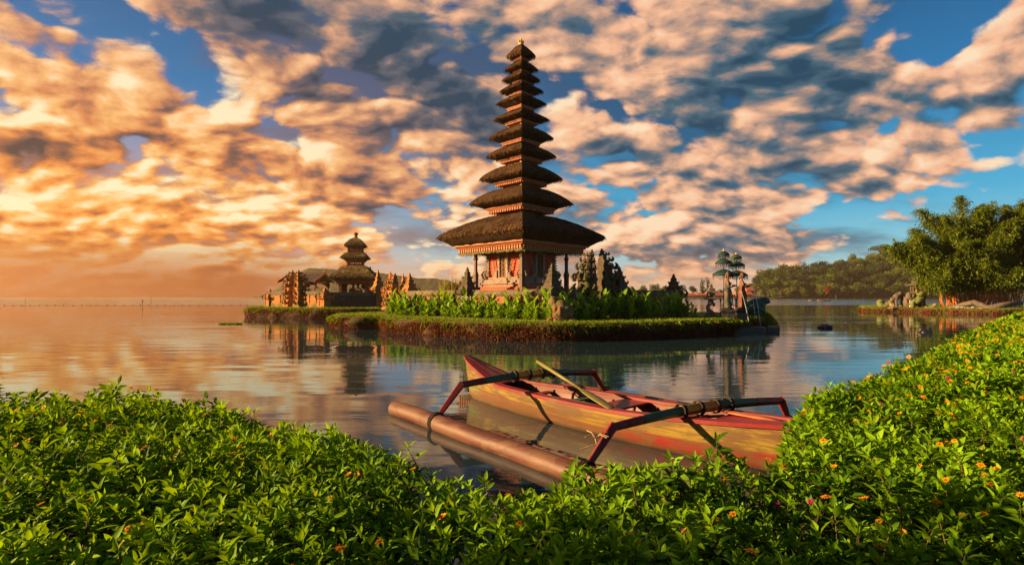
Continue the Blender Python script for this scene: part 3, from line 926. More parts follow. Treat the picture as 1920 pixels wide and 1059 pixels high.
def shrine_post(name, label, loc, rot, s, h, mats, group=None):
    """a gate-post shrine: moulded shaft, winged cap, tiered spire; s = cap half width, h = total height"""
    o = thing(name, label, 'shrine post', loc, rot, group)
    a = s * .62
    mb = MB()
    mb.sq([(a * 1.25, 0), (a * 1.25, h * .05), (a * 1.1, h * .07), (a, h * .10), (a, h * .36), (a * 1.12, h * .38), (a * 1.12, h * .41), (a * .95, h * .43)])
    for i, j in ((-1, -1), (1, -1), (1, 1), (-1, 1)): mb.box(i * a - .04, i * a + .04, j * a - .04, j * a + .04, h * .1, h * .36)
    carved(mb.build('shaft', mats[0], o), 2, .05 * s, .18)
    mb = MB()
    mb.sq([(a * .95, h * .42), (s * .98, h * .47), (s * 1.0, h * .52), (s * .80, h * .55), (s * .70, h * .60)])
    for i, j in ((-1, -1), (1, -1), (1, 1), (-1, 1), (1, 0), (-1, 0), (0, 1), (0, -1)):
        mb.horn((i * s * .72, j * s * .72, h * .45), (i, j, 0), s * (.85 if i and j else .62), s * .15)
        mb.ball((i * s * .8, j * s * .8, h * .50), s * .2, 0, 7, 5)
    mb.build('winged_cap', mats[1], o, False, .03 * s, 5)
    mb = MB()
    mb.sq([(s * .62, h * .58), (s * .55, h * .66), (s * .62, h * .67), (s * .40, h * .71), (s * .36, h * .77), (s * .44, h * .78), (s * .26, h * .82), (s * .22, h * .86), (s * .28, h * .87), (s * .12, h * .92), (s * .14, h * .94), (s * .02, h)])
    for i, j in ((-1, -1), (1, -1), (1, 1), (-1, 1)):
        mb.horn((i * s * .5, j * s * .5, h * .66), (i, j, 0), s * .32, s * .09); mb.horn((i * s * .34, j * s * .34, h * .77), (i, j, 0), s * .24, s * .06)
    mb.build('spire', mats[1], o, False, .02 * s, 6)
    return o


def gate_half(label, loc, rot, w, d, h, mats, mirror=False, group=None):
    """half of a split gate: sheer on the passage side (x=0), stepping up from the other side"""
    o = thing('split_gate', label, 'split gate', loc, rot, group)
    sg = -1 if mirror else 1
    def bx(mb, x0, x1, y, z0, z1):
        a, b = sorted((x0 * sg, x1 * sg)); mb.box(a, b, -y, y, z0, z1)
    lv = [(0, .06, 1.25, 1.15), (.06, .12, 1.12, 1.05), (.12, .34, .92, .85), (.34, .37, 1.08, .98), (.37, .40, 1.16, 1.06), (.40, .55, .80, .78), (.55, .58, .98, .92), (.58, .60, .9, .85), (.60, .71, .62, .64), (.71, .735, .80, .80), (.735, .82, .46, .50), (.82, .84, .60, .62), (.84, .91, .30, .34), (.91, .925, .40, .42), (.925, .97, .18, .2), (.97, 1.0, .09, .1)]
    mb = MB()
    for z0, z1, fw, fd in lv[:5]: bx(mb, 0, w * fw, d / 2 * fd, z0 * h, z1 * h)
    carved(mb.build('base', mats[0], o), 2, .05, .16)
    mb = MB()
    for z0, z1, fw, fd in lv[5:]: bx(mb, 0, w * fw, d / 2 * fd, z0 * h, z1 * h)
    carved(mb.build('tower', mats[1], o), 2, .045, .14)
    mb = MB()
    for z, fw, fd, s in ((.37, 1.1, 1.0, .34), (.40, .85, .95, .40), (.56, .95, .9, .36), (.59, .68, .7, .36), (.72, .75, .78, .30), (.735, .5, .5, .26), (.83, .56, .6, .22), (.91, .36, .4, .16), (.12, 1.0, 1.0, .4), (.25, .95, .9, .35)):
        x = w * fw * sg
        for j in (-1, 0, 1):
            mb.horn((x * .92, j * d / 2 * fd, z * h), (sg, j * .6, 0), s * h * .27, .028 * h * s / .3)
            if j: mb.horn((x * .45, j * d / 2 * fd, z * h), (sg * .25, j, 0), s * h * .25, .026 * h * s / .3)
            mb.ball((x * .9, j * d / 2 * fd * .9, z * h + .01), s * .05 * h, 0, 6, 4)
    mb.build('carved_wing', mats[1], o, False, .02, 6)
    return o


stone = (M['coping'], M['brick'], M['coping'])
enclosure_wall(C0, CL, 1.55, 'low brick enclosure wall behind the sunlit cannas, left of the corner shrine post', stone, pil=8, group='brick enclosure walls of the main island')
tl = (CR - C0).normalized(); ga = math.atan2(tl.y, tl.x)
wl = (CL - C0).normalized(); la = math.atan2(wl.y, wl.x)
enclosure_wall(C0, CR, 1.55, 'low brick enclosure wall behind the shaded cannas, between corner post and split gate', stone, 0, .19, pil=2, group='brick enclosure walls of the main island')
enclosure_wall(C0, CR, 1.55, 'low brick enclosure wall running from the split gate to the lone end post', stone, .43, 1.0, pil=5, group='brick enclosure walls of the main island')
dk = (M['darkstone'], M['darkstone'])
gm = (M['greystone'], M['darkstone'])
shrine_post('shrine_post', 'mossy stone shrine post with winged cap directly behind the squatting frog statue', C0, ga, .52, zat(493, 26.6) - TOP1, gm, 'shrine posts on the main enclosure wall')
pL = C0 + (CL - C0) * .536
shrine_post('shrine_post', 'mossy stone shrine post on the wall beside the reed clump, left of the pagoda', pL, la, .50, zat(500, pL.y) - TOP1, gm, 'shrine posts on the main enclosure wall')
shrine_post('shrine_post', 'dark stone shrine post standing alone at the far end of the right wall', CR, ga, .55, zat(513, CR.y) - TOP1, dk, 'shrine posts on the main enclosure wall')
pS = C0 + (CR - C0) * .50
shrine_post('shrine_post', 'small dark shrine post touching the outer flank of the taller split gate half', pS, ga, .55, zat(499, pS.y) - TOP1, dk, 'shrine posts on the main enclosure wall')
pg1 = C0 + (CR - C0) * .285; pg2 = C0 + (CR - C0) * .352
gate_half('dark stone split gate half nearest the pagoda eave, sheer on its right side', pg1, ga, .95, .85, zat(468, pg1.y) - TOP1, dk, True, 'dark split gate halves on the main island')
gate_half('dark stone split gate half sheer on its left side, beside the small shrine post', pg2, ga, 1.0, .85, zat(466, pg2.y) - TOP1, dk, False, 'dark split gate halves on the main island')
# ------------------------------------------------------------------ the smaller temple island
Y2 = 48.5
Cc = Vector((xat(609, 48.0), 48.0, TOP2)); Ca = Vector((xat(506, 52.5), 52.5, TOP2)); Cb = Vector((xat(709, 51.5), 51.5, TOP2))
ostone = (M['orangestone'], M['orangestone'], M['coping'])
og = (M['orangestone'], M['orangestone'])
G5 = 'sandstone walls of the small temple island'
dA = (Cc - Ca).normalized(); aA = math.atan2(dA.y, dA.x); LA = (Cc - Ca).length
dB = (Cb - Cc).normalized(); aB = math.atan2(dB.y, dB.x)


def par(px, a, b):
    """how far along a-b the pixel column crosses"""
    k = (px - CX) / FPX
    return (k * a.y - a.x) / ((b.x - a.x) - k * (b.y - a.y))


t1, t2 = par(549, Ca, Cc), par(568, Ca, Cc)
enclosure_wall(Ca, Cc, 1.55, 'short orange sandstone wall between the outermost post and the split gate', ostone, 0, t1, .4, G5, 2)
enclosure_wall(Ca, Cc, 1.55, 'sunlit orange sandstone wall between the split gate and the corner post', ostone, t2, 1, .4, G5, 3)
enclosure_wall(Cc, Cb, 1.45, 'shaded sandstone wall below the three-roofed shrine', (M['darkstone'], M['darkstone'], M['coping']), 0, 1, .4, G5, 4)  # same sandstone away from the sun: its shade is put into the darker colour
gate_half('slender sandstone split gate half on the outer side of the passage, small temple island', Ca + (Cc - Ca) * t1, aA, .62, 1.0, zat(506, 50.6) - TOP2, og, True, 'sandstone split gate halves of the small island')
gate_half('slender sandstone split gate half toward the pavilion, small temple island', Ca + (Cc - Ca) * (t2 - .085), aA, .80, 1.1, zat(506, 50.2) - TOP2, og, False, 'sandstone split gate halves of the small island')
G6 = 'shrine posts of the small temple island'
shrine_post('shrine_post', 'low sandstone urn post ending the wall at the open water side', Ca, aA, .48, zat(541, 52.5) - TOP2, og, G6)
shrine_post('shrine_post', 'sandstone corner post where the lit and the shaded wall meet', Cc, aA, .55, zat(538, 48.0) - TOP2, og, G6)
shrine_post('shrine_post', 'tall ornate sandstone post under the right eave of the three-roofed shrine', Cb, aB, .55, zat(506, 51.5) - TOP2, og, G6)
p = Vector((xat(694, 54), 54, TOP2)); shrine_post('shrine_post', 'orange spired post half hidden against the shrine roof, behind the tall ornate post', p, aB, .6, zat(499, 54) - TOP2, og, G6)
for px, Y, top, s, lab in ((732, 43.5, 509, .50, 'sandstone post with flat carved head beside the left end of the cannas'), (768, 41.5, 511, .55, 'sandstone post with a needle spire nearest the reed clump'), (756, 44, 512, .34, 'thin needle post between two wider sandstone posts')):
    shrine_post('shrine_post', lab, (xat(px, Y), Y, TOP2), la, s, zat(top, Y) - TOP2, og, G6)
gate_half('squat sandstone gate half standing between the flat-headed and the needle posts', (xat(741, 42.5), 42.5, TOP2), la, .9, .9, zat(512, 42.5) - TOP2, og, False, 'sandstone split gate halves of the small island')

# three-roofed shrine
YS = 53.5
SH = thing('tiered_shrine', 'small open shrine with three brown thatched roofs on the left island', 'shrine', (xat(667, YS), YS, TOP2), R(6))
sz = lambda py: zat(py, YS) - TOP2
q = YS / FPX / 1.30                                   # projected half width -> half side
tt = [(53, 521, 499, 42, 527, 35, 19), (30, 483, 474, 22, 489, 18, 16), (23, 461, 446, 18, 464.5, 16, 3)]
mb = MB(); mb.sq([(36 * q, 0), (36 * q, sz(568)), (38 * q, sz(567)), (38 * q, sz(563)), (35 * q, sz(562))]); carved(mb.build('plinth', M['darkstone'], SH), 2, .05, .3)
for i, (tip, yt, yh, co, yc, bd, nb) in enumerate(tt):
    rt, rc, h = tip * q, co * q, sz(yh) - sz(yt)
    rr = roof_rings(rt, rc, nb * q * 1.15, nb * q * .9, sz(yc), sz(yt), sz(yh), sz(yh) - .05, .9)
    if i == 2: rr = rr[:7] + [(rt * .80, sz(yt) + .42 * h), (rt * .56, sz(yt) + .74 * h), (rt * .3, sz(yt) + .95 * h), (.14, sz(yt) + 1.0 * h), (.1, sz(yt) + 1.02 * h)]
    rf = square_roof('roof', rr, M['thatch_brown'], SH, 12, .04); straw(rf, rr, int(3600 * rt / 2.2), .05, 'straw_brown')
    cornice(rc, bd * q, sz(yc), sz(yc) - (.34 if i == 0 else .16), M['gilt'], rf, 12)
for (z0, z1, r) in ((sz(500), sz(490), 18 * q), (sz(474), sz(465), 16.5 * q)):
    mb = MB(); hh = z1 - z0
    mb.sq([(r * .9, z0 - .15), (r * .9, z0 + .45 * hh)])
    for a in (-1, -.33, .33, 1):
        for b in (-1, -.33, .33, 1):
            if max(abs(a), abs(b)) > .9: mb.box(a * r * .92 - .05, a * r * .92 + .05, b * r * .92 - .05, b * r * .92 + .05, z0, z1 + .05)
    mb.sq([(r * .96, z0 + .40 * hh), (r * .96, z0 + .52 * hh)]); mb.sq([(r * .98, z1 - .08), (r * .98, z1 + .02)])
    mb.build('storey', M['gilt'], SH)
z0, z1 = sz(562), sz(528)
for a in (-1, 0, 1):
    for b in (-1, 0, 1):
        if a or b:
            mb = MB(); x, y = a * 30 * q, b * 30 * q; w = .13 if a and b else .09
            mb.sq([(w * 2.0, z0), (w * 2.0, z0 + .3), (w * 1.2, z0 + .55), (w, z0 + .6), (w, z1 - .4), (w * 1.5, z1 - .3), (w * 2.4, z1)], (x, y))
            mb.build('post', M['orangestone'] if a and b else M['post'], SH)
mb = MB(); mb.sq([(25 * q, z0), (25 * q, z0 + .45), (24 * q, z0 + .5)]); mb.sq([(14 * q, z0 + .5), (14 * q, z0 + .95), (10 * q, z0 + 1.2)])
for a in (-1, 1): mb.bar((-31 * q, a * 31 * q, z1 - .12), (31 * q, a * 31 * q, z1 - .12), .16, .24); mb.bar((a * 31 * q, -31 * q, z1 - .12), (a * 31 * q, 31 * q, z1 - .12), .16, .24)
mb.build('altar', M['gilt_dark'], SH)
mb = MB(); z0 = sz(447); mb.lathe([(.20, z0 - .05), (.24, z0 + .08), (.15, z0 + .16), (.18, z0 + .32), (.27, z0 + .42), (.20, z0 + .52), (.05, z0 + .62)], 9); mb.build('finial', M['orangestone'], SH, True)

# tiled pavilion behind the split gate
YP = 54.5
PV = thing('pavilion', 'open pavilion with a purple-grey tiled gable roof behind the split gate', 'pavilion', (xat(575, YP), YP, TOP2), R(-14))
vz = lambda py: zat(py, YP) - TOP2
L, W = 2.05, 1.65
zr, ze = vz(514.5), vz(530)
mb = MB()
for s in (-1, 1):
    n = 14
    for i in range(n):                                # tile columns
        x0, x1 = -L + 2 * L * i / n, -L + 2 * L * (i + 1) / n; xm = (x0 + x1) / 2
        for k in range(9):
            a, b = k / 9, (k + 1) / 9 + .03
            ya, yb = -s * W * a, -s * W * b; za, zb_ = zr + (ze - zr) * a + .02, zr + (ze - zr) * b + .05
            vs = [(x0, ya, za), (xm, ya, za + .05), (x1, ya, za), (x1, yb, zb_), (xm, yb, zb_ + .05), (x0, yb, zb_)]
            mb.add(vs, [(0, 5, 4, 1), (1, 4, 3, 2)] if s > 0 else [(0, 1, 4, 5), (1, 2, 3, 4)])
    mb.bar((-L, 0, zr + .0), (L, 0, zr + .0), .16, .12)
rf = mb.build('roof', M['tile'], PV)
for e in (-1, 1):
    for s in (-1, 1): mb = MB(); mb.bar((e * (L + .03), 0, zr + .02), (e * (L + .03), s * W * 1.06, ze + .02), .07, .2); mb.build('bargeboard', M['gilt'], rf)
mb = MB(); mb.bar((-L, 0, zr + .10), (L, 0, zr + .10), .14, .14); mb.horn((L, 0, zr + .1), (1, 0, 0), .4, .05); mb.build('ridge', M['darkstone'], rf)
mb = MB()
for s in (-1, 1):
    mb.bar((-L * .9, s * W * .72, ze + .12), (L * .9, s * W * .72, ze + .12), .12, .16)
    mb.bar((-L * .9, s * W * .74, ze - .25), (L * .9, s * W * .74, ze - .25), .06, .5)
for e in (-1, 1): mb.bar((e * L * .84, -W * .72, ze + .1), (e * L * .84, W * .72, ze + .1), .12, .16)
mb.build('beam', M['gilt_dark'], PV)
for a in (-1, 0, 1):
    for b in (-1, 1):
        mb = MB(); mb.sq([(.13, 0), (.13, .35), (.08, .45), (.07, ze), (.10, ze + .1)], (a * L * .82, b * W * .70)); mb.build('post', M['post'], PV)
mb = MB(); mb.box(-L * .95, L * .95, -W * .85, W * .85, 0, .55); mb.box(-L * .8, L * .8, W * .4, W * .62, .55, 1.15); carved(mb.build('floor_plinth', M['darkstone'], PV), 1, .03, .3)

# reeds between wall and posts
M['reed'] = leafmat('yellow_green_reed', (0.14, 0.15, 0.02), (0.34, 0.31, 0.05), 0.35, 0.6)


def reed_clump(label, loc, n, h, r):
    o = thing('reed_clump', label, 'reeds', loc)
    a = rng.random(n) * 6.283; q_ = np.sqrt(rng.random(n)) * r
    P = np.stack([q_ * np.cos(a), q_ * np.sin(a) * .5, np.zeros(n)], 1)
    A = np.stack([np.cos(a) * rng.random(n) * .25, rng.normal(0, .1, n), np.ones(n)], 1)
    l = leaf_arrays(P, A, rng.normal(0, 1, (n, 3)), rng.uniform(.7, 1.05, n) * h, rng.uniform(.012, .028, n), .08, .1, rng.random(n))
    put('stalks', np_mesh('stalks', l[0], l[1], M['reed'], l[2]), o)


reed_clump('clump of tall yellowish reeds behind the enclosure wall, left of the pagoda', (xat(851, 35), 35, TOP1 + .55), 260, zat(514, 35) - TOP1 - .55, .75)

# ------------------------------------------------------------------ statues, fountain and parasols at the tip of the main island
M['frogstone'] = surf('lichened_frog_stone', (0.06, 0.06, 0.018), (0.15, 0.14, 0.04), 4.0, 0.85, 0.8, 0.03, extra=(0.17, 0.055, 0.03), extra_amt=(.5, .62), extra_scale=2.5)
M['frogteal'] = surf('teal_painted_frog', (0.010, 0.055, 0.045), (0.02, 0.11, 0.085), 4.0, 0.55, 0.5, 0.02, extra=(0.05, 0.10, 0.05), extra_amt=(.55, .7))
M['rubble'] = surf('russet_rock', (0.16, 0.06, 0.03), (0.32, 0.15, 0.08), 6.0, 0.95, 1.0, 0.04)


def rock(name, label, loc, r, mat, seed, group=None, cat='rock'):
    mb = MB(); mb.ball((0, 0, r[2] * .35), r, 0, 16, 11)
    mb.v = [tuple(Vector(v) * (1 + .5 * mnoise.noise(Vector(v) / max(r) * 1.3 + Vector((seed * 7.7, 0, 0))))) for v in mb.v]
    o = mb.build(name, mat, None, False); o.location = loc
    return tag(o, label, cat, group)


def frog(label, loc, rot, s, mat, name='frog_statue'):
    """a squatting frog facing +x: humped back, broad head raised, folded hind legs, straight fore legs"""
    o = thing(name, label, 'statue', loc, rot)
    mb = MB(); ry = lambda d: Matrix.Rotation(R(d), 3, 'Y')
    mb.ball((-.05, 0, .36), (.46, .34, .30), 0, 16, 10, ry(-28)); mb.ball((-.25, 0, .27), (.30, .36, .26), 0, 14, 9)
    mb.ball((.30, 0, .58), (.27, .28, .17), 0, 14, 9, ry(-12)); mb.ball((.44, 0, .55), (.17, .20, .10), 0, 12, 8)
    mb.ball((.24, 0, .47), (.2, .25, .2), 0, 12, 8)
    for k in (-1, 1):
        mb.ball((.28, .19 * k, .68), (.08, .07, .07), 0, 10, 7)
        mb.tube([(-.30, .26 * k, .22), (-.02, .42 * k, .30), (.14, .44 * k, .22), (-.10, .43 * k, .08), (-.26, .40 * k, .05)], [.15, .16, .11, .08, .06], 9)
        mb.tube([(-.26, .40 * k, .05), (-.02, .47 * k, .04), (.12, .50 * k, .03)], [.06, .06, .04], 7)
        mb.tube([(.18, .22 * k, .46), (.24, .30 * k, .24), (.26, .28 * k, .05), (.40, .31 * k, .03)], [.11, .085, .065, .045], 8)
        for t in (-.08, 0, .08): mb.tube([(.30, .28 * k, .04), (.44, .28 * k + t, .025)], [.035, .025], 6)
    mb.v = [tuple(Vector(v) * s) for v in mb.v]
    blob('body', mb, mat, o, .028 * s, 2)
    for k in (-1, 1): mb = MB(); mb.ball((.325 * s, .225 * k * s, .69 * s), .04 * s, 0, 8, 6); mb.build('eye', M['post'], o, True)
    return o


pf = at(1053, 598, 25.0); pf.z = TOP1
FR = frog('squatting stone frog statue, yellow-lichened with a russet back, in front of the cannas', pf, R(163), 1.42, M['frogstone']); FR.scale = (.76, .95, 1.12)
for i, (px, dy, r) in enumerate(((1034, -.25, .16), (1041, -.35, .13), (1047, -.30, .11), (1030, -.1, .12), (1071, -.1, .14))):
    rock('rock', ['largest', 'front', 'smallest', 'outermost left', 'lone right-hand'][i] + ' russet rock at the foot of the stone frog statue', (xat(px, 24.6), 24.6 + dy, TOP1), (r * 1.3, r, r), M['rubble'], i, 'russet rocks around the stone frog')

# curved stone lantern
M['lantern'] = surf('grey_lantern_stone', (0.09, 0.08, 0.07), (0.20, 0.17, 0.14), 6.0, 0.9, 0.8, 0.03)
YL = 28.6
LN = thing('stone_lantern', 'grey stone lantern on an S-curved stem at the lawn edge, left of the fountain statues', 'lantern', (xat(1333, YL), YL, TOP1))
lz = lambda py: zat(py, YL) - TOP1
mb = MB(); mb.sq([(.27, 0), (.27, .16), (.22, .18), (.22, .26)]); carved(mb.build('foot', M['lantern'], LN), 2, .02, .15)
mb = MB(); hz = lz(562)
mb.tube([(.12, 0, .2), (.02, 0, .32), (-.14, 0, .48), (-.17, 0, .62), (-.10, 0, .76), (.06, 0, .82), (.17, 0, .78), (.18, 0, .70), (.10, 0, .68)], [.15, .14, .12, .10, .09, .085, .08, .06, .03], 10)
mb.tube([(-.02, 0, .78), (0, 0, hz)], [.12, .15], 10); mb.build('stem', M['lantern'], LN, True)
mb = MB(); mb.sq([(.16, hz), (.30, hz + .05), (.30, hz + .11), (.17, hz + .13)])
for i, j in ((-1, -1), (1, -1), (1, 1), (-1, 1)): mb.box(i * .13 - .035, i * .13 + .035, j * .13 - .035, j * .13 + .035, hz + .13, hz + .36)
mb.sq([(.09, hz + .13), (.09, hz + .36)]); mb.build('lamp_house', M['lantern'], LN)
mb = MB(); mb.sq([(.36, hz + .36), (.34, hz + .41), (.18, hz + .50), (.15, hz + .56), (.20, hz + .57), (.08, hz + .66), (.06, hz + .74), (.09, hz + .76), (.01, lz(532))])
for i, j in ((-1, -1), (1, -1), (1, 1), (-1, 1)): mb.horn((i * .28, j * .28, hz + .38), (i, j, 0), .16, .035)
mb.build('cap', M['lantern'], LN)

# fountain: dark pool kerbs, two statues of women, parasols, railing, teal frog on a mound
M['wetstone'] = surf('wet_dark_stone', (0.010, 0.010, 0.010), (0.035, 0.032, 0.028), 4.0, 0.35, 0.6, 0.04, spec=.6)
YF = 27.5
for i, (a, b, yy, lab) in enumerate(((1362, 1422, 27.9, 'dark wet stone kerb slab under the fountain statues, lapped by the lake'), (1424, 1447, 29.2, 'shorter dark wet stone slab below the grassy frog mound'))):
    mb = MB(); mb.box(xat(a, yy), xat(b, yy), yy - .9, yy + 1.4, -.4, .36 if i == 0 else .30)
    o = mb.build('kerb_slab', M['wetstone']); tag(o, lab, 'kerb', 'stone slabs of the fountain'); carved(o, 2, .03, .4, .03)
mb = MB(); mx, my = xat(1416, 31.5), 31.5
mb.ball((0, 0, -.2), (1.15, 1.4, 1.25), 0, 26, 14); mb.v = [tuple(Vector(v) + mnoise.noise_vector(Vector(v) * 1.5) * .16) for v in mb.v]
o = mb.build('grass_mound', M['turf'], None, True); o.location = (mx, my, 0); tag(o, 'rounded grassy mound carrying the teal frog at the island tip', 'mound')
frog('teal painted frog fountain statue on the grassy mound beside the lake', (xat(1416, 31), 31.0, .85), R(-8), 1.38, M['frogteal'])
n = 5000; a = rng.random(n) * 6.283; e = np.arccos(rng.random(n) * .9)
dirs = np.stack([np.sin(e) * np.cos(a), np.sin(e) * np.sin(a), np.cos(e)], 1)
P = dirs * np.array([1.15, 1.4, 1.25]) + np.array([mx, my, -.2]); l = leaf_arrays(P, dirs + rng.normal(0, .4, (n, 3)), rng.normal(0, 1, (n, 3)), rng.uniform(.08, .2, n), rng.uniform(.006, .014, n), .5, 0, rng.random(n), True)
o = put('grass', np_mesh('grass', l[0], l[1], M['blade'], l[2])); o['kind'] = 'stuff'


def clothmat(name, cols, scale):
    m, nt, p = new_mat(name)
    v = coords(nt)
    w = nt.nodes.new('ShaderNodeTexVoronoi'); w.inputs['Scale'].default_value = scale; nt.links.new(v, w.inputs['Vector'])
    x = n_xyz(nt, w.outputs['Color'])[0]
    c = n_ramp(nt, x, [(i / len(cols), c) for i, c in enumerate(cols)], 'CONSTANT')
    g = n_noise(nt, v, 5.0, 4.0)
    c = n_mix(nt, g.ramp(.4, .7) * .6, c, tuple(q * .35 for q in cols[0])); nt.links.new(c, p.inputs['Base Color']); p.inputs['Roughness'].default_value = .75
    bump(nt, p, n_noise(nt, v, 14.0, 4.0), .6, .02)
    return m


M['batik'] = clothmat('patterned_green_gold_cloth', [(0.02, 0.045, 0.035), (0.11, 0.09, 0.025), (0.03, 0.06, 0.07), (0.12, 0.05, 0.02), (0.02, 0.03, 0.025)], 9)
M['orangecloth'] = clothmat('orange_red_painted_cloth', [(0.14, 0.035, 0.016), (0.16, 0.06, 0.02), (0.10, 0.028, 0.014), (0.12, 0.065, 0.022)], 7)
M['skinstone'] = surf('painted_brown_skin', (0.10, 0.05, 0.025), (0.19, 0.09, 0.045), 4.0, 0.6, 0.3, 0.01)
M['umb'] = [leafmat('teal_parasol_cloth', (0.004, 0.024, 0.030), (0.008, 0.050, 0.055), .15, .7), leafmat('green_parasol_cloth', (0.012, 0.050, 0.032), (0.04, 0.085, 0.04), .2, .7)]


def woman_statue(label, loc, rot, h, cloth):
    """standing woman in a long wrapped skirt, bowl held before her; faces +x"""
    o = thing('statue', label, 'statue', loc, rot, 'statues of women holding bowls')
    s = h / 1.75
    mb = MB(); mb.sq([(.36, 0), (.36, .12), (.30, .15), (.27, .75), (.33, .80), (.36, .86), (.33, .92), (.26, .95)]); mb.lathe([(.30, .93), (.33, .99), (.22, 1.05)], 14)
    carved(mb.build('pedestal', M['wetstone'], o), 2, .04, .15)
    B = 1.0
    def el(cx, cz, rx, ry): return [(cx + rx * math.cos(a), ry * math.sin(a), cz) for a in (2 * math.pi * j / 16 for j in range(16))]
    def T(v): return tuple((v[0] * s, v[1] * s, B + v[2] * s))
    mb = MB()
    mb.loft([el(.02, .0, .15, .20), el(.02, .05, .16, .20), el(0, .45, .13, .17), el(0, .78, .145, .185), el(0, .93, .135, .175), el(.01, 1.06, .105, .135), el(.015, 1.20, .125, .155), el(.01, 1.34, .115, .17), el(0, 1.40, .085, .15), el(.0, 1.44, .055, .06), el(.015, 1.52, .045, .048), el(.03, 1.54, .06, .055), el(.035, 1.60, .085, .07), el(.03, 1.68, .092, .076), el(.02, 1.75, .075, .065), el(.01, 1.79, .03, .03)])
    mb.ball((.118, 0, 1.625), (.018, .014, .028), 0, 6, 5); mb.ball((.10, 0, 1.575), (.02, .03, .012), 0, 6, 5)
    for k in (-1, 1):
        mb.tube([(0, .15 * k, 1.37), (.02, .21 * k, 1.20), (.06, .20 * k, 1.06), (.20, .11 * k, 1.07), (.27, .06 * k, 1.10)], [.055, .05, .042, .035, .025], 9)
        mb.ball((.0, .078 * k, 1.63), (.02, .012, .03), 0, 6, 5)
        mb.ball((.29, .05 * k, 1.10), (.045, .022, .03), 0, 7, 5)
        mb.ball((.10, .07 * k, 1.24), (.055, .055, .055), 0, 8, 6)
        mb.ball((.14, .08 * k, .02), (.09, .04, .03), 0, 8, 5)
    mb.v = [T(v) for v in mb.v]; blob('body', mb, M['skinstone'], o, .018, 1)
    mb = MB()
    n = 24
    def wr(cx, cz, rx, ry, f): return [(cx + (rx + f * math.sin(a * 6)) * math.cos(a), (ry + f * math.sin(a * 6)) * math.sin(a), cz) for a in (2 * math.pi * j / n for j in range(n))]
    mb.loft([wr(.02, .0, .20, .25, .012), wr(.02, .1, .185, .235, .012), wr(.0, .45, .16, .20, .01), wr(0, .78, .172, .212, .008), wr(0, .95, .165, .2, .004), wr(.01, 1.05, .13, .16, 0), wr(.015, 1.2, .145, .172, 0), wr(.01, 1.30, .13, .165, 0), wr(.01, 1.315, .118, .15, 0)], 0, True, True)
    mb.tube([(.15, .05, 1.0), (.22, .06, .7), (.23, .05, .35), (.22, .06, .12)], [.035, .055, .06, .05], 7, 0, True, .5)
    mb.tube([(.17, -.1, 1.28), (.02, -.2, 1.1), (-.16, -.05, .95)], .04, 7)
    mb.v = [T(v) for v in mb.v]; mb.build('dress', cloth, o, True)
    mb = MB(); mb.lathe([(.095, 1.69), (.108, 1.72), (.09, 1.76), (.10, 1.78), (.05, 1.82), (.055, 1.84), (.01, 1.88)], 12, (.015, 0))
    for k in (-1, 1): mb.horn((.02, .09 * k, 1.66), (0, k, 0), .12, .025)
    mb.ball((-.06, 0, 1.64), (.07, .07, .09), 0, 9, 6)
    mb.v = [T(v) for v in mb.v]; mb.build('headdress', M['gilt_dark'], o, True)
    mb = MB(); mb.lathe([(.03, 1.09), (.07, 1.10), (.115, 1.15), (.125, 1.19), (.11, 1.185), (.05, 1.13)], 14, (.31, 0))
    mb.v = [T(v) for v in mb.v]; mb.build('bowl', M['skinstone'], o, True)
    return o


def parasol(label, loc, h, tiers, mat, lean=(0, 0)):
    o = thing('parasol', label, 'parasol', loc, 0, 'three-tiered ceremonial parasols')
    o.rotation_euler = (lean[0], lean[1], 0)
    mb = MB(); mb.tube([(0, 0, 0), (0, 0, h * .98)], [.03, .022], 8); mb.build('pole', M['post'], o, True)
    for r, z, hh in tiers:
        V, F, ti = [], [], []
        n = 32; prof = [(.03, hh), (.25, hh * .90), (.55, hh * .66), (.85, hh * .28), (1.0, 0.0), (1.0, -.05), (.97, -.05), (.84, hh * .22), (.5, hh * .58), (.05, hh * .86)]
        mb = MB(); mb.loft([[(q_ * r * math.cos(2 * math.pi * j / n), q_ * r * math.sin(2 * math.pi * j / n), z + zz - (.02 if j % 4 == 0 else 0)) for j in range(n)] for q_, zz in prof], 0, False, False)
        me = mb.mesh('canopy', mat, True)
        at_ = me.attributes.new('tint', 'FLOAT', 'POINT'); at_.data.foreach_set('value', np.random.default_rng(int(r * 99)).random(len(me.vertices)).astype(np.float32))
        c = put('canopy', me, o)
        mb = MB()
        for j in range(int(40 * r) + 10):
            a = 2 * math.pi * j / (int(40 * r) + 10); l = random.uniform(.10, .24) + .04
            x, y = r * math.cos(a), r * math.sin(a); tx, ty = -math.sin(a) * .022, math.cos(a) * .022
            mb.add([(x - tx, y - ty, z - .03), (x + tx, y + ty, z - .03), (x + tx * .8, y + ty * .8, z - l), (x, y, z - l - .04), (x - tx * .8, y - ty * .8, z - l)], [(0, 1, 2, 3, 4)])
        me = mb.mesh('tassel_fringe', mat)
        at_ = me.attributes.new('tint', 'FLOAT', 'POINT'); at_.data.foreach_set('value', np.random.default_rng(5).random(len(me.vertices)).astype(np.float32))
        put('tassel_fringe', me, c)
    mb = MB(); mb.lathe([(.05, h * .955), (.07, h * .968), (.03, h * .975), (.05, h * .985), (.01, h)], 10); mb.build('finial', M['gold'], o, True)
    return o


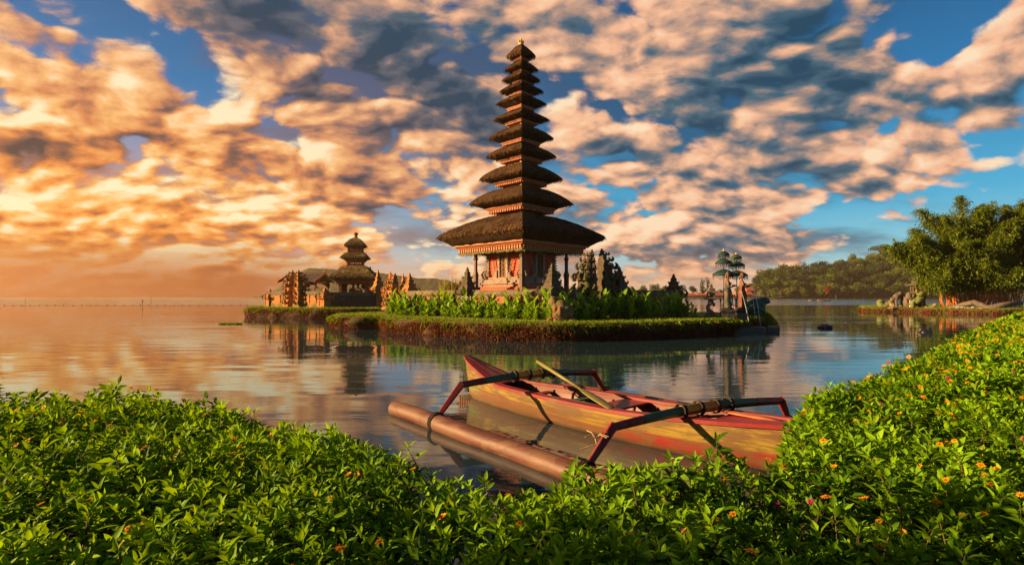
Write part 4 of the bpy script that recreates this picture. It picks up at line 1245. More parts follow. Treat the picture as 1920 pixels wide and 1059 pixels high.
ws1 = (xat(1364, YF), YF, .30); ws2 = (xat(1391, YF + .5), YF + .5, .30)
woman_statue('statue of a woman in patterned green-gold cloth under the dark teal parasol', ws1, R(-15), 1.78, M['batik'])
woman_statue('statue of a woman in an orange-red dress with a bowl, beside the teal frog', ws2, R(-8), 1.76, M['orangecloth'])
Yu = 28.7; ht = zat(466, Yu) - .3
parasol('dark teal three-tiered ceremonial parasol, taller and nearer of the pair', (xat(1357, Yu), Yu, .3), ht, [(.58, zat(514, Yu) - .3, .28), (.44, zat(492, Yu) - .3, .22), (.30, zat(477, Yu) - .3, .20)], M['umb'][0])
Yu = 29.3; ht = zat(473, Yu) - .3
parasol('yellow-green three-tiered ceremonial parasol leaning behind the dark teal one', (xat(1383, Yu), Yu, .3), ht, [(.58, zat(516, Yu) - .3, .28), (.44, zat(497, Yu) - .3, .22), (.30, zat(483, Yu) - .3, .20)], M['umb'][1], (0, R(-1.2)))
# railing
M['iron'] = surf('black_iron', (0.012, 0.011, 0.01), (0.03, 0.025, 0.02), 8.0, 0.5, 0.2, 0.005)
RL = thing('railing', 'low black iron railing at the lawn edge behind the fountain statues', 'railing', (xat(1351, 28.4), 28.4, TOP1 - .25))
for j in range(2):
    mb = MB(); mb.tube([(j * .9, j * .2, 0), (j * .9, j * .2, 1.25)], .035, 8); mb.ball((j * .9, j * .2, 1.28), .055, 0, 8, 6); mb.build('post', M['iron'], RL, True)
for z in (.35, .95):
    mb = MB(); mb.tube([(0, 0, z), (.9, .2, z)], .018, 6); mb.build('rail', M['iron'], RL)
mb = MB()
for j in range(1, 7): mb.tube([(.9 * j / 7, .2 * j / 7, .3), (.9 * j / 7, .2 * j / 7, 1.05)], .012, 5)
mb.build('bars', M['iron'], RL)
# water jets
mw, nt, p = new_mat('running_water'); p.inputs['Base Color'].default_value = (.8, .85, .9, 1); p.inputs['Roughness'].default_value = .15; p.inputs['Transmission Weight'].default_value = .45; p.inputs['IOR'].default_value = 1.33
G7 = 'water jets of the fountain'


def jet(label, a, vel, z1):
    t_end = (vel.z + math.sqrt(vel.z ** 2 + 2 * 9.8 * (a.z - z1))) / 9.8
    pts = [a + vel * t + Vector((0, 0, -4.9 * t * t)) for t in (t_end * i / 18 for i in range(19))]
    mb = MB(); mb.tube(pts, [.007 + .008 * i / 18 + .003 * math.sin(i * 2.1) for i in range(19)], 6)
    tag(mb.build('water_jet', mw, None, True), label, 'water jet', G7)


jet('thin water jet from the bowl of the patterned-cloth statue', Vector((ws1[0] + .34, YF - .08, 2.46)), Vector((.95, -.3, .5)), .36)
jet('thin water jet arcing from the bowl of the orange statue toward the lake', Vector((ws2[0] + .34, YF + .4, 2.46)), Vector((.75, -.1, .9)), .0)
jet('thin water jet falling in front of the teal frog', Vector((xat(1409, 30.3), 30.3, 1.95)), Vector((.25, -.25, .3)), .3)
# ------------------------------------------------------------------ canna bed
M['canna'] = leafmat('broad_canna_leaf', (0.04, 0.13, 0.010), (0.24, 0.44, 0.022), 0.45, 0.32, (0.20, 0.27, 0.04), spec=.5)
M['cannastem'] = surf('canna_stem', (0.06, 0.11, 0.02), (0.10, 0.15, 0.03), 6.0, 0.6, 0.0)
M['petal_red'] = leafmat('scarlet_petal', (0.40, 0.012, 0.012), (0.60, 0.03, 0.02), .3, .5)
M['petal_yellow'] = leafmat('yellow_petal', (0.55, 0.33, 0.015), (0.72, 0.50, 0.04), .3, .5)
M['petal_peach'] = leafmat('faded_peach_petal', (0.45, 0.22, 0.07), (0.60, 0.34, 0.13), .3, .6)


def canna_mesh(seed, flower):
    g = np.random.default_rng(seed); random.seed(seed)
    parts, stem = [], MB(); tops = []
    for sx, sy, h in [(0, 0, g.uniform(1.15, 1.42)), (g.uniform(-.2, .2), g.uniform(-.15, .15), g.uniform(.8, 1.15)), (g.uniform(-.25, .25), g.uniform(-.2, .2), g.uniform(.55, .9))]:
        lean = g.normal(0, .06, 2); stem.tube([(sx, sy, 0), (sx + lean[0] * .5, sy + lean[1] * .5, h * .5), (sx + lean[0], sy + lean[1], h * .92)], [.02, .016, .008], 6)
        tops.append(Vector((sx + lean[0], sy + lean[1], h * .9)))
        n = int(4 + h * 2.6); a0 = g.random() * 6.28
        f = np.linspace(.10, .86, n); az = a0 + np.arange(n) * 2.4 + g.normal(0, .3, n)
        P = np.stack([sx + lean[0] * f, sy + lean[1] * f, h * f], 1)
        el = 0.65 + f * .68 + g.normal(0, .22, n)
        A = np.stack([np.cos(az) * np.cos(el), np.sin(az) * np.cos(el), np.sin(el)], 1)
        N = np.stack([-np.cos(az) * np.sin(el), -np.sin(az) * np.sin(el), np.cos(el)], 1) + g.normal(0, .25, (n, 3))
        parts.append(leaf_arrays(P, A, N, g.uniform(.36, .64, n), g.uniform(.085, .145, n), .30, .35, np.clip(g.normal(.45, .28, n), 0, 1)))
    V, F, T = join_arrays(parts)
    leaves = np_mesh('foliage', V, F, M['canna'], T, None, True)
    st = stem.mesh('stem', M['cannastem'], True)
    fl = None
    if flower:
        pp = []
        top = tops[0]
        for k in range(5):
            c = np.array(top) + np.array([g.normal(0, .03), g.normal(0, .03), .02 + .035 * k]); n = 4
            az = g.random(n) * 6.28; A = np.stack([np.cos(az), np.sin(az), g.uniform(.3, 1.2, n)], 1)
            pp.append(leaf_arrays(np.repeat(c[None], n, 0), A, np.tile([0, 0, 1.], (n, 1)), g.uniform(.07, .12, n), g.uniform(.022, .036, n), .4, .3, g.random(n)))
        V, F, T = join_arrays(pp); fl = np_mesh('flower', V, F, M['petal_' + flower], T)
    return leaves, st, fl


kinds = [canna_mesh(100 + i, None) for i in range(6)]
flow = {c: [canna_mesh(200 + i, c) for i in range(2)] for c in ('red', 'yellow', 'peach')}


def canna(loc, rot, s, k, label, group):
    leaves, st, fl = k
    o = thing('canna_plant', label, 'canna lily', loc, rot, group); o.scale = (s, s, s)
    put('foliage', leaves, o); put('stem', st, o)
    if fl is not None: put('flower', fl, o)


LAB = {False: 'sunlit canna lily with broad upright green leaves, in the bed left of the stone frog', True: 'shaded dark green canna lily in the bed right of the stone frog'}
FLB = {'red': ('canna lily with a scarlet flower head in the sunlit bed left of the stone frog', 'canna lily with a scarlet flower head in the shaded bed right of the stone frog'),
       'yellow': ('canna lily with a yellow flower head in the sunlit bed', 'canna lily with a yellow flower head in the shaded bed before the split gate wall'),
       'peach': ('canna lily topped by a faded peach flower head in the sunlit bed', 'canna lily topped by a faded peach flower head in the shaded bed')}


def bed(a, b, n, depth, shade, spread_end=1.0):
    a, b = Vector(a), Vector(b); d = b - a; nn = Vector((-d.y, d.x)).normalized()
    if nn.y < 0: nn = -nn
    for i in range(n):
        t = (i + random.random()) / n
        row = random.random()
        p = a + d * t + nn * (row * depth * (.55 + .45 * math.sin(math.pi * min(max(t, .1), .9))))
        c = random.random(); col = None
        if row > .35: col = 'peach' if c < .17 else 'red' if c < .22 else 'yellow' if (c < .30 and shade) else None
        s = random.uniform(.66, 1.06) * (.66 if row < .28 else 1.0) * (.98 if shade else 1.0)
        if col: canna((p.x, p.y, TOP1), random.random() * 6.28, s, random.choice(flow[col]), FLB[col][shade], 'cannas in flower')
        else: canna((p.x, p.y, TOP1), random.random() * 6.28, s, random.choice(kinds), LAB[shade], 'shaded cannas of the island bed' if shade else 'sunlit cannas of the island bed')


random.seed(5)
bed((-8.0, 32.3), (2.0, 24.9), 100, 1.9, False)
bed((2.7, 25.3), (9.9, 28.4), 72, 1.7, True)

# ------------------------------------------------------------------ bamboo islet on the right
M['culm'] = surf('orange_brown_bamboo_culm', (0.30, 0.10, 0.03), (0.55, 0.22, 0.06), 2.0, 0.5, 0.3, 0.01, spec=.4)
M['bamboo'] = leafmat('bamboo_leaf', (0.022, 0.052, 0.007), (0.16, 0.225, 0.012), 0.4, 0.5, (0.25, 0.23, 0.03), spec=.2)


def bamboo(label, base, spread, humps, n_culm, n_leaf, Y):
    """one clump: culms fan up from the base toward the given crown humps (px, py, radius px)"""
    o = thing('bamboo_clump', label, 'bamboo', (base[0], base[1], TOP3 - .05), 0, 'bamboo clumps on the right islet')
    b = Vector((base[0], base[1], TOP3 - .05)); g = np.random.default_rng(int(base[0] * 10))
    curves = []
    w = np.array([h[2] ** 1.5 for h in humps], float); w /= w.sum()
    for i in range(n_culm):
        a = g.random() * 6.28; r = math.sqrt(g.random())
        q0 = Vector((r * math.cos(a) * spread, r * math.sin(a) * 1.3, 0))
        h = humps[g.choice(len(humps), p=w)]; rr = h[2] / FPX * Y
        tip = Vector((xat(h[0], Y) - b.x, g.normal(0, 1.0) + (h[3] if len(h) > 3 else 0), zat(h[1], Y) - b.z)) + Vector((g.normal(0, rr * .5), g.normal(0, rr * .4), g.normal(0, rr * .30)))
        top = q0.lerp(tip, .30) + Vector((0, 0, tip.z * .52))
        pts = []
        for k in range(11):
            t = k / 10
            pts.append(q0 * (1 - t) ** 2 + top * 2 * t * (1 - t) + tip * t * t)
        curves.append(pts)
        mb = MB(); mb.tube(pts, [.055 * (1 - .8 * k / 10) for k in range(11)], 7)
        mb.build('culm', M['culm'], o, True)
    C = np.array([[tuple(p) for p in c] for c in curves])
    # leafy twigs along the upper part of every culm; leaves hang in sprays
    n_sp = n_leaf // 9
    ci = g.integers(0, n_culm, n_sp); t = .30 + .70 * g.random(n_sp) ** .75
    f = t * 10; i0 = np.minimum(f.astype(int), 9); u = (f - i0)[:, None]
    S = C[ci, i0] * (1 - u) + C[ci, i0 + 1] * u
    dirn = nrm(g.normal(0, 1, (n_sp, 3)) * np.array([1, 1, .7])); ln = g.uniform(.3, 1.9, n_sp) * (1.15 - .5 * t)
    k = 9; s = g.random((n_sp, k))
    P = S[:, None, :] + dirn[:, None, :] * (ln[:, None] * s)[..., None] + np.array([0, 0, -1.0]) * (ln[:, None] * s ** 2 * .55)[..., None]
    P = P.reshape(-1, 3) + g.normal(0, .06, (n_sp * k, 3)); n = len(P); hang = P[:, 2] < g.normal(2.55, .30, n) - np.where(P[:, 0] + b.x < xat(1745, Y), .45, 0); P[hang, 2] += 2.2 + g.random(hang.sum()) * 2
    A = np.repeat(dirn, k, 0) * .8 + g.normal(0, .6, (n, 3)) + np.array([0, 0, -.40])
    tone = np.clip(np.repeat(g.normal(.45, .2, n_sp), k) + g.normal(0, .15, n), 0, 1)
    l = leaf_arrays(P, A, g.normal(0, .6, (n, 3)) + np.array([0, 0, 1.]), g.uniform(.20, .46, n), g.uniform(.032, .062, n), .35, .2, tone, True)
    put('foliage', np_mesh('foliage', l[0], l[1], M['bamboo'], l[2]), o)


YB = 62.0
bamboo('bamboo clump arching low over the water toward the left, sunlit yellow-green', (xat(1790, YB), YB), 1.3, [(1690, 450, 36, -.5), (1715, 475, 34, -.5), (1735, 515, 36, -1.5), (1760, 485, 40, -1.5), (1780, 520, 30, -2)], 40, 76000, YB)
bamboo('tallest sunlit bamboo clump, bright feathery crown at the middle of the islet', (xat(1828, YB), YB), 1.7, [(1775, 412, 40), (1832, 388, 34), (1800, 450, 60, -1), (1780, 490, 50, -2), (1835, 500, 45, -2.5), (1850, 430, 50)], 64, 120000, YB)
bamboo('dark shaded bamboo clump at the shore side of the islet', (xat(1878, YB + 1.5), YB + 1.5), 2.2, [(1870, 430, 50), (1910, 395, 45), (1900, 450, 70), (1860, 490, 60), (1930, 500, 60), (1960, 430, 60), (1945, 395, 50)], 64, 125000, YB + 1.5)

# ---- small shrine, sculptures and serpent on the islet
M['serpent'] = surf('green_painted_serpent', (0.05, 0.085, 0.025), (0.14, 0.17, 0.05), 5.0, 0.7, 0.6, 0.03, extra=(0.28, 0.20, 0.08), extra_amt=(.5, .62), extra_scale=1.2)
M['cement'] = surf('grey_cement_sculpture', (0.06, 0.05, 0.04), (0.15, 0.12, 0.095), 3.0, 0.9, 0.7, 0.04)
M['paledoor'] = surf('pale_painted_panel', (0.40, 0.38, 0.28), (0.55, 0.50, 0.38), 3.0, 0.7, 0.2, 0.01)
YI = 63.5
SP = thing('serpent_sculpture', 'green painted coiling serpent sculpture along the rim of the bamboo islet', 'sculpture', (xat(1650, 66.3), 66.3, TOP3))
s0 = Vector(SP.location)
def L_(px, py, Y): return at(px, py, Y) - s0
mb = MB()
mb.tube([L_(1649, 566, 66.3), L_(1650, 570, 66.2), L_(1656, 574, 66), L_(1662, 572, 65.9), L_(1667, 567, 65.8), L_(1670, 570, 65.7), L_(1676, 575, 65.6), L_(1690, 575, 65.2), L_(1703, 574, 64.9)], [.30, .40, .32, .28, .30, .30, .28, .26, .22], 12)
mb.ball(L_(1651, 567, 66.4), (.42, .38, .42), 0, 12, 8)
mb.build('tail', M['serpent'], SP, True)
mb = MB(); c = L_(1722, 571, 63.4); r = .62
mb.tube([c + Vector((r * math.cos(a), .25 * a / 6, r * math.sin(a))) for a in (math.pi * .55 + 2 * math.pi * j / 22 for j in range(22))], [.20 + .05 * math.sin(j / 3) for j in range(22)], 12)
mb.tube([L_(1733, 577, 63.2), L_(1742, 578, 62.9), L_(1750, 574, 62.6), L_(1756, 570, 62.4)], [.2, .24, .22, .2], 10)
mb.build('coil', M['serpent'], SP, True)
mb = MB(); mb.tube([L_(1716, 568, 63.4), L_(1723, 561, 63.5), L_(1730, 556, 63.6), L_(1730, 550, 63.5)], [.26, .40, .44, .30], 12)
mb.ball(L_(1726, 551, 63.3), (.46, .36, .36), 0, 12, 8)
for a, bb in ((1719, 545), (1733, 546)): mb.tube([L_(1726 + (a - 1726) * .4, 550, 63.3), L_(a, bb + 2, 63.2), L_(a + (a - 1726) * .1, bb - 3, 63.1)], [.14, .10, .02], 7)
mb.build('head', M['serpent'], SP, True)
BD = thing('serpent_wall', 'grey serpent-backed low wall humping along the shore side of the islet', 'wall', (xat(1795, 61), 60.4, 0))
s0 = Vector(BD.location)
mb = MB(); mb.tube([L_(1776, 577, 61.2), L_(1795, 574, 60.2), L_(1810, 570, 59.5), L_(1826, 567, 58.9), L_(1840, 572, 58.4), L_(1852, 577, 58), L_(1866, 575, 57.6), L_(1882, 571, 57.4), L_(1898, 569, 57.6), L_(1915, 568, 58.5)], [.16, .24, .27, .30, .30, .30, .30, .28, .26, .22], 12)
carved(mb.build('serpent_back', M['cement'], BD, True), 1, .04, .4)
mb = MB(); pts = [L_(px, 578, Y) for px, Y in ((1790, 60.3), (1810, 59.5), (1826, 58.9), (1840, 58.4), (1852, 58), (1866, 57.6), (1882, 57.4), (1898, 57.6), (1915, 58.5))]
mb.loft([[p + Vector((-.12, -.16, -.9)), p + Vector((-.10, -.12, .22)), p + Vector((.3, .3, .22)), p + Vector((.3, .3, -.9))] for p in pts])
carved(mb.build('footing', M['wetstone'], BD), 3, .12, .4)


def boulder_statue(label, px, Y, top, shape):
    z = zat(top, Y) - TOP3
    o = thing('sculpture', label, 'sculpture', (xat(px, Y), Y, TOP3), 0)
    mb = MB()
    if shape == 'beast':
        mb.tube([(-.85, 0, z * .45), (-.45, 0, z * .72), (0, 0, z * .86), (.45, 0, z * .70)], [.22, .34, .34, .26], 10)
        mb.ball((-.85, 0, z * .55), (.32, .28, .26), 0, 10, 7); mb.ball((-1.05, 0, z * .42), (.2, .2, .14), 0, 9, 6)
        for x in (-.5, .45):
            for y in (-.2, .2): mb.tube([(x, y, z * .7), (x - .1, y, z * .35), (x + .02, y, 0)], [.17, .12, .13], 8)
        mb.tube([(.5, 0, z * .6), (.8, 0, z * .8), (.7, 0, z)], [.12, .08, .04], 7)
        mb.box(-1.2, .9, -.5, .5, -.1, .14)
    else:
        mb.ball((0, 0, z * .40), (.62, .55, z * .42), 0, 14, 9); mb.ball((0, 0, z * .82), (.34, .32, z * .22), 0, 12, 8); mb.ball((.0, 0, z * 1.0), (.12, .12, .12), 0, 8, 6)
        for k in (-1, 1): mb.tube([(.45 * k, -.2, z * .6), (.58 * k, -.45, z * .35), (.25 * k, -.6, z * .25)], [.16, .14, .12], 8)
    blob('body', mb, M['cement'], o, .06, 2)
    if shape != 'beast':
        mb = MB(); mb.box(-.36, .36, -.66, -.56, .12, z * .52); carved(mb.build('tablet', M['paledoor'], o), 1, .01, .2, .03)


boulder_statue('grey four-legged beast sculpture arching beside the serpent on the islet', 1687, 65.0, 547, 'beast')
boulder_statue('grey squatting sculpture holding a pale tablet on the islet', 1704, 64.2, 549, 'squat')
YN = 64.6
o = thing('islet_shrine', 'dark stone pillar shrine with winged cap in front of the bamboo', 'shrine', (xat(1721, YN), YN, TOP3))
nz = lambda py: zat(py, YN) - TOP3
mb = MB(); mb.sq([(.8, 0), (.8, .3), (.55, .4), (.5, nz(552)), (.75, nz(550)), (.8, nz(548)), (.5, nz(546.5))]); carved(mb.build('base', M['darkstone'], o), 2, .05, .2)
mb = MB(); mb.box(-.42, .42, .1, .45, nz(547), nz(536.5)); mb.box(-.56, .56, -.46, .46, nz(547.4), nz(546.2))
for i, j in ((-1, -1), (1, -1), (1, 1), (-1, 1)): mb.box(i * .5 - .08, i * .5 + .08, j * .4 - .08, j * .4 + .08, nz(547), nz(536))
mb.build('niche', M['darkstone'], o)
mb = MB(); mb.sq([(.6, nz(536.5)), (.85, nz(535)), (.8, nz(533)), (.5, nz(531)), (.4, nz(528)), (.5, nz(527.5)), (.28, nz(524)), (.3, nz(523)), (.05, nz(517))])
for i, j in ((-1, -1), (1, -1), (1, 1), (-1, 1)): mb.horn((i * .65, j * .65, nz(536)), (i, j, 0), .5, .09)
mb.build('cap', M['darkstone'], o)

# ------------------------------------------------------------------ far woods, trees, buildings and canoes
M['crown'] = [leafmat('broadleaf_crown', (0.010, 0.030, 0.008), (0.052, 0.088, 0.016), .25, .6, spec=.15), leafmat('bright_crown', (0.025, 0.055, 0.010), (0.125, 0.165, 0.02), .25, .6, spec=.15), leafmat('dark_crown', (0.006, 0.018, 0.009), (0.026, 0.050, 0.014), .2, .6, spec=.15), leafmat('red_flowering_crown', (0.06, 0.03, 0.012), (0.30, 0.035, 0.02), .25, .6, spec=.15)]
M['bark'] = surf('tree_bark', (0.05, 0.035, 0.022), (0.14, 0.10, 0.065), 1.0, 0.9, 0.5, 0.1)


def tree_proto(seed, kind, leaves, shape='round'):
    """unit tree about 1 m tall: crown of leaf clumps over limbs"""
    g = np.random.default_rng(seed)
    lobes, limbs = [], []
    if shape == 'round':
        for i in range(9):
            a = g.random() * 6.28; r = g.uniform(.05, .30); lobes.append((r * math.cos(a), r * math.sin(a), g.uniform(.42, .80), g.uniform(.14, .23), .75))
    elif shape == 'tall':
        for i in range(9):
            a = g.random() * 6.28; r = g.uniform(.0, .13); lobes.append((r * math.cos(a), r * math.sin(a), .28 + .075 * i, g.uniform(.09, .15) * (1.15 - .06 * i), 1.0))
    elif shape == 'umbrella':
        for i in range(13):
            a = i * 2.4; r = .48 * math.sqrt((i + .5) / 13); lobes.append((r * math.cos(a), r * math.sin(a), .86 - r * .35 + g.normal(0, .03), g.uniform(.10, .15), .45))
    elif shape == 'tuft':
        for i in range(4): lobes.append((g.normal(0, .08), g.normal(0, .08), .86 + g.normal(0, .05), .13, .8))
    parts = []
    for x, y, z, r, fl in lobes:
        n = int(leaves * (r / .18) ** 2 / len(lobes))
        d = nrm(g.normal(0, 1, (n, 3))); q_ = r * g.uniform(.55, 1.08, n)[:, None]
        P = d * q_ * np.array([1, 1, fl]) + np.array([x, y, z])
        tone = np.clip(g.normal(.45, .18) + g.normal(0, .18, n), 0, 1)
        parts.append(leaf_arrays(P, nrm(d + g.normal(0, .8, (n, 3))), d + g.normal(0, .4, (n, 3)), g.uniform(.035, .075, n), g.uniform(.012, .028, n), .3, .2, tone, True))
        limbs.append((x, y, z))
    V, F, T = join_arrays(parts)
    cr = np_mesh('crown', V, F, M['crown'][kind], T)
    mb = MB(); h0 = .30 if shape != 'umbrella' else .55
    mb.tube([(0, 0, -.12), (.008, 0, h0 * .5), (0, .006, h0)], [.034, .026, .022], 7)
    for x, y, z in limbs: mb.tube([(0, 0, h0 * .85), (x * .4, y * .4, h0 + (z - h0) * .55), (x, y, z)], [.018, .012, .004], 5)
    return cr, mb.mesh('trunk', M['bark'], True)


protos = [tree_proto(1, 0, 1500), tree_proto(2, 1, 1500), tree_proto(3, 2, 1500), tree_proto(4, 0, 1300), tree_proto(5, 2, 1400), tree_proto(6, 1, 1300)]
tall = [tree_proto(11, 0, 1100, 'tall'), tree_proto(12, 2, 1100, 'tall')]
umbr = tree_proto(21, 0, 1500, 'umbrella'); tuft = tree_proto(22, 2, 350, 'tuft'); redt = tree_proto(23, 3, 1200)


def tree(name, label, loc, h, w, proto, group=None, rot=None):
    cr, tr = proto
    o = thing(name, label, 'tree', loc, random.random() * 6.28 if rot is None else rot, group); o.scale = (w, w, h)
    put('crown', cr, o); put('trunk', tr, o)


random.seed(21)
GH = 'broadleaf trees on the wooded hill across the lake'
hb = [(1412, 552), (1435, 537), (1470, 528), (1520, 524), (1560, 520), (1600, 510), (1650, 500), (1700, 490), (1760, 484), (1830, 486), (1900, 490)]
lab_t = {0: 'mid-green broadleaf tree in the wood on the far hill', 1: 'yellow-green sunlit broadleaf tree in the wood on the far hill', 2: 'dark green broadleaf tree in the wood on the far hill', 3: 'mid-green broadleaf tree in the wood on the far hill', 4: 'dark green broadleaf tree in the wood on the far hill', 5: 'yellow-green sunlit broadleaf tree in the wood on the far hill'}
for row in range(7):
    fz = row / 6
    npx = 24 if row < 6 else 30
    for i in range(npx):
        px = 1408 + (1790 - 1408) * (i + random.random()) / npx
        crest = np.interp(px, [p[0] for p in hb], [p[1] for p in hb])
        Y = 570 + 70 * fz + random.uniform(-5, 5)
        zc = max(zat(crest, 640), .5)
        z = zc * (.02 + .98 * np.interp(fz, [0, .3, .7, 1], [0, .38, .8, 1])) - 1.5
        if px < 1425 and row > 2: continue
        k = random.choices(range(6), [3, 2.2, 3, 3, 3, 2.2] if row > 1 else [2, 4, 1, 2, 1, 4])[0]
        h = random.uniform(15, 25) * (.8 if row == 0 else 1); w = h * random.uniform(.85, 1.15)
        tree('broadleaf_tree', lab_t[k], (xat(px, Y), Y, z), h, w, protos[k], GH + ', ' + ('dark' if k in (2, 4) else 'yellow-green' if k in (1, 5) else 'mid-green'))
tree('umbrella_tree', 'lone flat-crowned tree standing clear above the ridge of the far wooded hill', (xat(1653, 645), 645, zat(492, 645)), zat(455, 645) - zat(492, 645), 27, umbr)
tree('broadleaf_tree', 'pale rounded tree rising above the ridge left of the lone flat-crowned tree', (xat(1600, 645), 645, zat(508, 645)), zat(472, 645) - zat(508, 645), 17, protos[1])
for px, py, lab in ((1508, 490, 'leftmost thin-stemmed tufted tree poking above the far ridge'), (1538, 489, 'thin-stemmed tufted tree above the far ridge, right of its twin')):
    tree('tufted_tree', lab, (xat(px, 645), 645, zat(522, 645)), zat(py, 645) - zat(522, 645), 10, tuft, 'tufted trees on the far ridge')
tree('flowering_tree', 'red-flowering tree among green ones near the far shore', (xat(1548, 566), 566, .5), 14, 12, redt)
# far middle shore
GM = 'trees along the far middle shore'
for i, (px, top, w, k, lab) in enumerate(((1180, 536, 20, 0, 'low rounded tree on the far shore right of the small dark shrine post'), (1205, 533, 22, 1, 'low pale tree on the far shore above the wall coping'), (1228, 530, 24, 3, 'wide low tree on the far shore behind the wall'), (1246, 533, 16, 0, 'small tree left of the lone end post, on the far shore'), (1278, 531, 20, 2, 'dark rounded tree right of the lone end post, on the far shore'), (1299, 533, 18, 2, 'second dark rounded tree on the far shore, over the long red roof'),
                                             (1385, 534, 17, 1, 'pale tree behind the orange statue on the far shore'), (1402, 531, 20, 0, 'tree between the orange statue and the wooded hill'), (1416, 528, 20, 1, 'yellowish tree at the left foot of the wooded hill'), (1350, 540, 14, 0, 'low bushy tree behind the parasol poles'), (1333, 541, 10, 2, 'tiny dark tree right of the tall pair on the far shore'))):
    Y = 472 + i % 3 * 6
    tree('shore_tree', lab, (xat(px, Y), Y, 1.2), zat(top, Y) - 1.2, w * Y / FPX * 1.1, protos[k], GM)
for px, top, w, k, lab in ((1317, 520, 17, 0, 'tall broad conical tree, left of the tall pair on the far shore'), (1328, 519, 13, 1, 'tall narrow tree, right of the tall pair on the far shore')):
    tree('shore_tree', lab, (xat(px, 476), 476, 1.2), zat(top, 476) - 1.2, w * .476 * 2.0, tall[k], GM)
M['redroof'] = surf('rust_red_roof', (0.24, 0.06, 0.04), (0.38, 0.11, 0.07), .6, 0.8, 0.4, 0.05)
M['palewall'] = surf('dim_rendered_wall', (0.20, 0.10, 0.07), (0.32, 0.17, 0.12), .5, 0.9, 0.2, 0.05)
for px0, px1, top, lab, n in ((1282, 1304, 549.5, 'low red-roofed lakeside building, leftmost on the far shore', 3), (1306, 1368, 548.5, 'long low red-roofed lakeside building behind the stone lantern', 8), (1378, 1408, 546, 'red-roofed lakeside building behind the orange statue', 4), (1398, 1412, 537, 'red-roofed house higher on the shore left of the wooded hill', 2)):
    Y = 452.0 if top > 540 else 470; x0, x1 = xat(px0, Y), xat(px1, Y); zt = zat(top, Y); z0 = .2 if top > 540 else 3
    o = thing('lakeside_building', lab, 'building', ((x0 + x1) / 2, Y, z0), 0, 'red-roofed buildings on the far shore'); hl = (x1 - x0) / 2; zz = zt - z0
    mb = MB(); mb.box(-hl, hl, -2.5, 2.5, -.5, zz * .58); mb.build('wall', M['palewall'], o)
    mb = MB(); mb.add([(-hl - .6, -3.3, zz * .55), (hl + .6, -3.3, zz * .55), (hl - .5, 0, zz), (-hl + .5, 0, zz), (-hl - .6, 3.3, zz * .55), (hl + .6, 3.3, zz * .55)], [(0, 1, 2, 3), (3, 2, 5, 4), (0, 3, 4), (1, 5, 2), (0, 4, 5, 1)]); mb.build('roof', M['redroof'], o)
    for j in range(n):
        x = -hl + 2 * hl * (j + .5) / n; mb = MB(); mb.box(x - hl / n * .5, x + hl / n * .5, -2.54, -2.46, zz * .14, zz * .46); mb.build('window', M['wetstone'], o)
# canoes on the open water
M['canoewood'] = surf('yellow_canoe_paint', (0.35, 0.18, 0.05), (0.50, 0.28, 0.08), 2.0, .6, .2)
M['clothdark'] = surf('dark_jacket', (0.03, 0.03, 0.035), (0.06, 0.055, 0.05), 3.0, .9, .1)


def canoe(label, px, Y, L, seats):
    o = thing('canoe', label, 'canoe', (xat(px, Y), Y, 0), R(4), 'distant canoes')
    mb = MB(); rings = []
    for i in range(13):
        t = i / 12; w = .42 * math.sin(math.pi * (.04 + .92 * t)) ** .6; x = (t - .5) * L; sh = .22 * (2 * t - 1) ** 4
        rings.append([(x, -w, .38 + sh), (x, -w * .8, .02 + sh * .6), (x, 0, -.12 + sh * .6), (x, w * .8, .02 + sh * .6), (x, w, .38 + sh), (x, w * .85, .34 + sh), (x, 0, .10 + sh), (x, -w * .85, .34 + sh)])
    mb.loft(rings); mb.build('hull', M['canoewood'], o, False)
    mb = MB()
    for x in seats: mb.box(x - .12, x + .12, -.36, .36, .24, .28)
    mb.build('thwart', M['post'], o)
    for k, x in enumerate(seats):
        p = thing('person', ('seated paddler in dark clothes in the smaller distant canoe', 'seated paddler in dark clothes at the stern of the longer distant canoe')[len(seats) - 1 if L > 5 else 0] if L > 5 or len(seats) == 1 else '', 'person', (xat(px, Y) + x, Y, .28), math.pi / 2, 'people in the distant canoes')
        mb = MB()
        mb.tube([(0, 0, .05), (0, .02, .3), (0, .0, .52), (0, .02, .62)], [.17, .16, .18, .07], 10); mb.ball((0, -.02, .76), (.085, .10, .12), 0, 10, 7); mb.ball((0, -.11, .75), (.02, .03, .025), 0, 6, 5)
        for s in (-1, 1):
            mb.tube([(.17 * s, 0, .52), (.25 * s, -.12, .32), (.12 * s, -.34, .30)], [.065, .055, .04], 8)
            mb.tube([(.09 * s, 0, .05), (.13 * s, -.42, .12), (.12 * s, -.55, -.2)], [.10, .08, .06], 8)
        blob('body', mb, M['skinstone'], p, .03, 1)
        mb = MB(); mb.tube([(0, 0, -.02), (0, .02, .3), (0, 0, .53)], [.20, .185, .20], 12); mb.build('jacket', M['clothdark'], p, True)
        mb = MB(); mb.lathe([(.0, .93), (.16, .84), (.24, .80), (.235, .79), (.1, .82)], 14, (0, -.02)); mb.build('hat', M['clothdark'], p, True)


canoe('small dark canoe with one paddler, left of the longer yellow canoe', 1523, 235, 3.2, [.0])
canoe('long yellow canoe with a paddler at the stern, near the wooded shore', 1545, 228, 5.6, [2.0])

